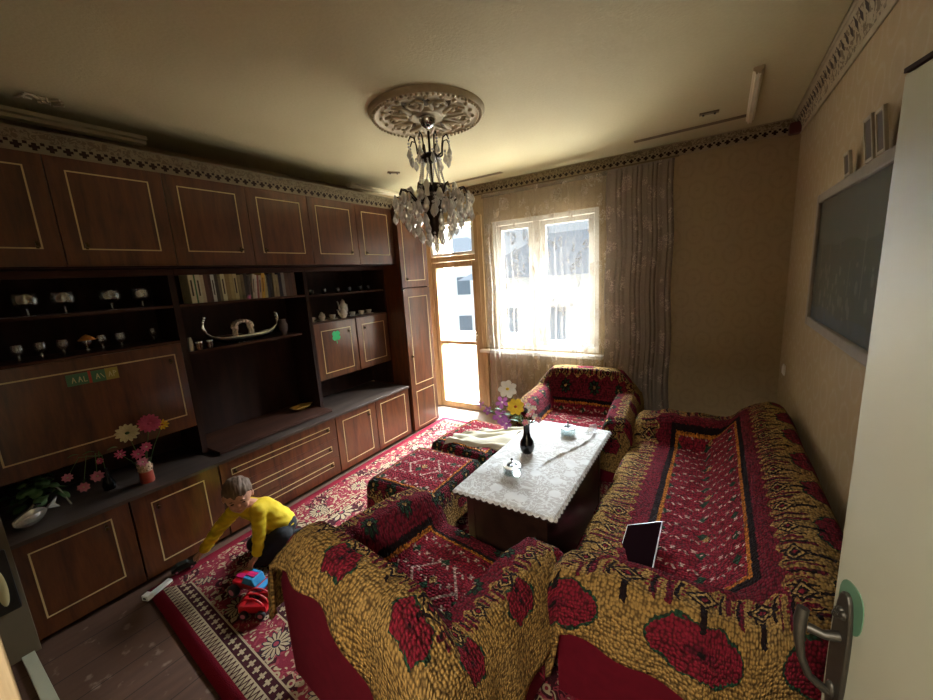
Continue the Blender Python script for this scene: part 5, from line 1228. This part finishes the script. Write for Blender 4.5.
hand(b, J['wl'], (-.35, -.72, -.50), (-.1, -.5, .8), 1, .8)
hand(b, J['wr'], (-.05, -.75, -.50), (0, -.5, .8), -1, 1.2)
body = b.build('body', M_skin, pr, remesh=.0042, smit=2)
def off(parts, mat, name, vox=.006, extra=None, sm=4):
    b = MB()
    for a_, c_, r0, r1 in parts: b.capsule(a_, c_, r0, r1, 14)
    if extra: extra(b)
    return b.build(name, mat, pr, remesh=vox, smit=sm)
ms = .010
cl_ = J['wl'].lerp(J['el'], .17); cr_ = J['wr'].lerp(J['er'], .17)
sh = off([(J['pel']+Vector((-.01, -.01, .01)), J['belly'], .088+ms*.6, .080+ms), (J['belly'], J['chest'], .078+ms, .076+ms), (J['chest'], J['neck']-Vector((0, 0, .035)), .076+ms, .055), (J['chest']+Vector((0, 0, .02)), J['sl'], .058+ms*.5, .042+ms), (J['chest']+Vector((0, 0, .02)), J['sr'], .058+ms*.5, .042+ms),
     (J['sl'], J['el'], .038+ms, .031+ms), (J['el'], cl_, .030+ms, .024+ms), (J['sr'], J['er'], .038+ms, .031+ms), (J['er'], cr_, .030+ms, .024+ms)], M_shirt, 'yellow_jersey')
for v in sh.data.vertices:   # folds
    n_ = fn3(v.co.x*22, v.co.y*22, v.co.z*34); v.co += v.normal*(.0045*n_+.002*math.sin(v.co.z*160+v.co.x*60))
tr_ = off([(J['pel'], J['belly']-Vector((0, 0, .04)), .086, .06), (J['hl'], J['kl'], .072, .052), (J['kl'], J['al'], .048, .036), (J['hr'], J['kr'], .072, .052), (J['kr'], J['ar'], .048, .036)], M_trous, 'dark_trousers')
sk = off([(J['al'].lerp(J['tl'], .2), J['tl'], .031, .025), (J['ar'].lerp(J['tr'], .2), J['tr'], .031, .025)], plain('grey_sock', '6b665f', .9), 'sock')
b = MB(); b.ell(hp(0, .010, .018), (.074, .082, .072), 28, 18, hz_.to_3x3()); hr = b.build('hair', M_hair, pr, remesh=.004, smit=1)
bm = bmesh.new(); bm.from_mesh(hr.data); iv = hz_.inverted()
dl = []
for v in bm.verts:
    q = iv @ (v.co-HC)
    line = .030 if q.y < -.03 else (.030-(q.y+.03)*.9)
    if q.z < line-.03*max(0, q.y > .03)+.006*math.sin(q.x*160): dl.append(v)
    else: v.co += v.normal*(.006*fn3(q.x*60, q.y*16, q.z*16)+.003*fn3(q.x*140, q.y*40, 0)+.002)
bmesh.ops.delete(bm, geom=dl, context='VERTS'); bm.to_mesh(hr.data); bm.free()
so = hr.modifiers.new('s', 'SOLIDIFY'); so.thickness = .006; so.offset = -1
M_eye = plain('dark_eye', '1a120e', .2); M_lip = plain('lip', '9a5a4c', .5)
for s in (-1, 1):
    MB().ell(hp(s*.026, -.073, -.004), (.010, .004, .0035), 10, 6, hz_.to_3x3()).build('eye', M_eye, pr)
    MB().ell(hp(s*.026, -.077, .015), (.014, .003, .0028), 10, 6, hz_.to_3x3()).build('eyebrow', M_hair, pr)
MB().ell(hp(0, -.0775, -.052), (.015, .004, .0035), 12, 6, hz_.to_3x3()).build('mouth', M_lip, pr)
# shirt print
# ------------------------------------------------------------------ toys
M_tred = plain('toy_red', 'a8141c', .35); M_tblu = plain('toy_blue', '2c7ba8', .35); M_tpk = plain('toy_magenta', 'b01f58', .35); M_tbk = plain('toy_black', '17171a', .5); M_tgr = plain('toy_dark_green', '14201c', .5)
ty = thing('toy_monster_truck', 'red and blue toy monster truck under the boy\'s hand', 'toy truck', (-2.20, .925, .012), math.radians(12)); ty.scale = (1.35, 1.35, 1.35)
def wheel(par, c, r, w, ax=(0, 1, 0)):
    c = Vector(c); ax = Vector(ax); o = MB().lathe([(r*.5, -w/2), (r*.92, -w/2), (r, -w*.3), (r, w*.3), (r*.92, w/2), (r*.5, w/2)], c, 20, ax).build('wheel', M_tbk, par)
    MB().lathe([(0, -w*.5), (r*.55, -w*.52), (r*.55, w*.52), (0, w*.5)], c, 16, ax).build('hub', M_lp, o, smooth=False)
for x in (-.062, .062):
    for y in (-.045, .045): wheel(ty, (x, y, .026), .026, .024)
b = MB(); b.box((-.085, -.030, .032), (.085, .030, .046)); b.box((-.08, -.034, .044), (-.028, .034, .062)); b.box((-.03, -.034, .044), (.08, .034, .056)); b.build('chassis', M_tred, ty, bevel=.004)
b = MB(); b.prism([(-.030, .056), (.050, .056), (.034, .088), (-.014, .088)], -.029, .029, Matrix.Rotation(PI/2, 4, 'X')); b.build('cab', M_tblu, ty, bevel=.004)
b = MB(); b.box((-.084, -.012, .0625), (-.03, .012, .066)); b.box((-.012, -.012, .0885), (.032, .012, .091)); b.build('stripe', M_tpk, ty, smooth=False)
b = MB(); b.box((.062, -.036, .056), (.092, .036, .063)); b.box((.072, -.03, .044), (.078, .03, .058)); b.build('spoiler', M_tblu, ty, bevel=.002)
MB().box((-.096, -.03, .030), (-.086, .03, .045)).build('bumper', M_tbk, ty, bevel=.003)
tt = thing('toy_trailer', 'bright red plastic toy loader lying in front of the toy truck', 'toy vehicle', (-2.045, .865, .012), math.radians(30)); tt.scale = (1.5, 1.5, 1.5)
b = MB(); b.box((-.05, -.032, .018), (.05, .032, .026)); b.box((-.052, -.034, .018), (-.046, .034, .052)); b.box((-.05, -.034, .018), (.05, -.029, .046)); b.box((-.05, .029, .018), (.05, .034, .046)); b.build('bucket', M_tred, tt, bevel=.002)
b = MB()
for y in (-.024, 0, .024): b.tube([(-.01+.05*math.cos(a), y, .024+.045*math.sin(a)) for a in [PI*k/10*.8 for k in range(11)]], .0035, 6)
b.build('roll_bar', M_tred, tt)
for x in (-.03, .034):
    for y in (-.04, .04): wheel(tt, (x, y, .016), .016, .012)
tg = thing('toy_car', 'small dark green toy car at the foot of the base cabinet', 'toy car', (-2.80, .80, .012), math.radians(75))
b = MB(); b.prism([(-.065, .012), (.065, .012), (.064, .028), (.034, .032), (.02, .048), (-.03, .050), (-.05, .034), (-.065, .030)], -.024, .024, Matrix.Rotation(PI/2, 4, 'X')); b.build('car_body', M_tgr, tg, bevel=.003)
for x in (-.04, .04):
    for y in (-.024, .024): wheel(tg, (x, y, .013), .013, .009)
wb = thing('white_wooden_block', 'narrow white block with a raised end lying on the corner of the rug', 'block', (-2.735, .640, .013), math.radians(110))
b = MB(); b.box((-.075, -.017, 0), (.075, .017, .016)); b.build('bar', M_white, wb, bevel=.002); MB().box((-.082, -.022, 0), (-.045, .022, .032)).build('raised_end', M_white, wb, bevel=.003)
MB().box((-.0828, -.010, .010), (-.082, .010, .022)).build('dark_slot', M_tbk, wb, smooth=False)
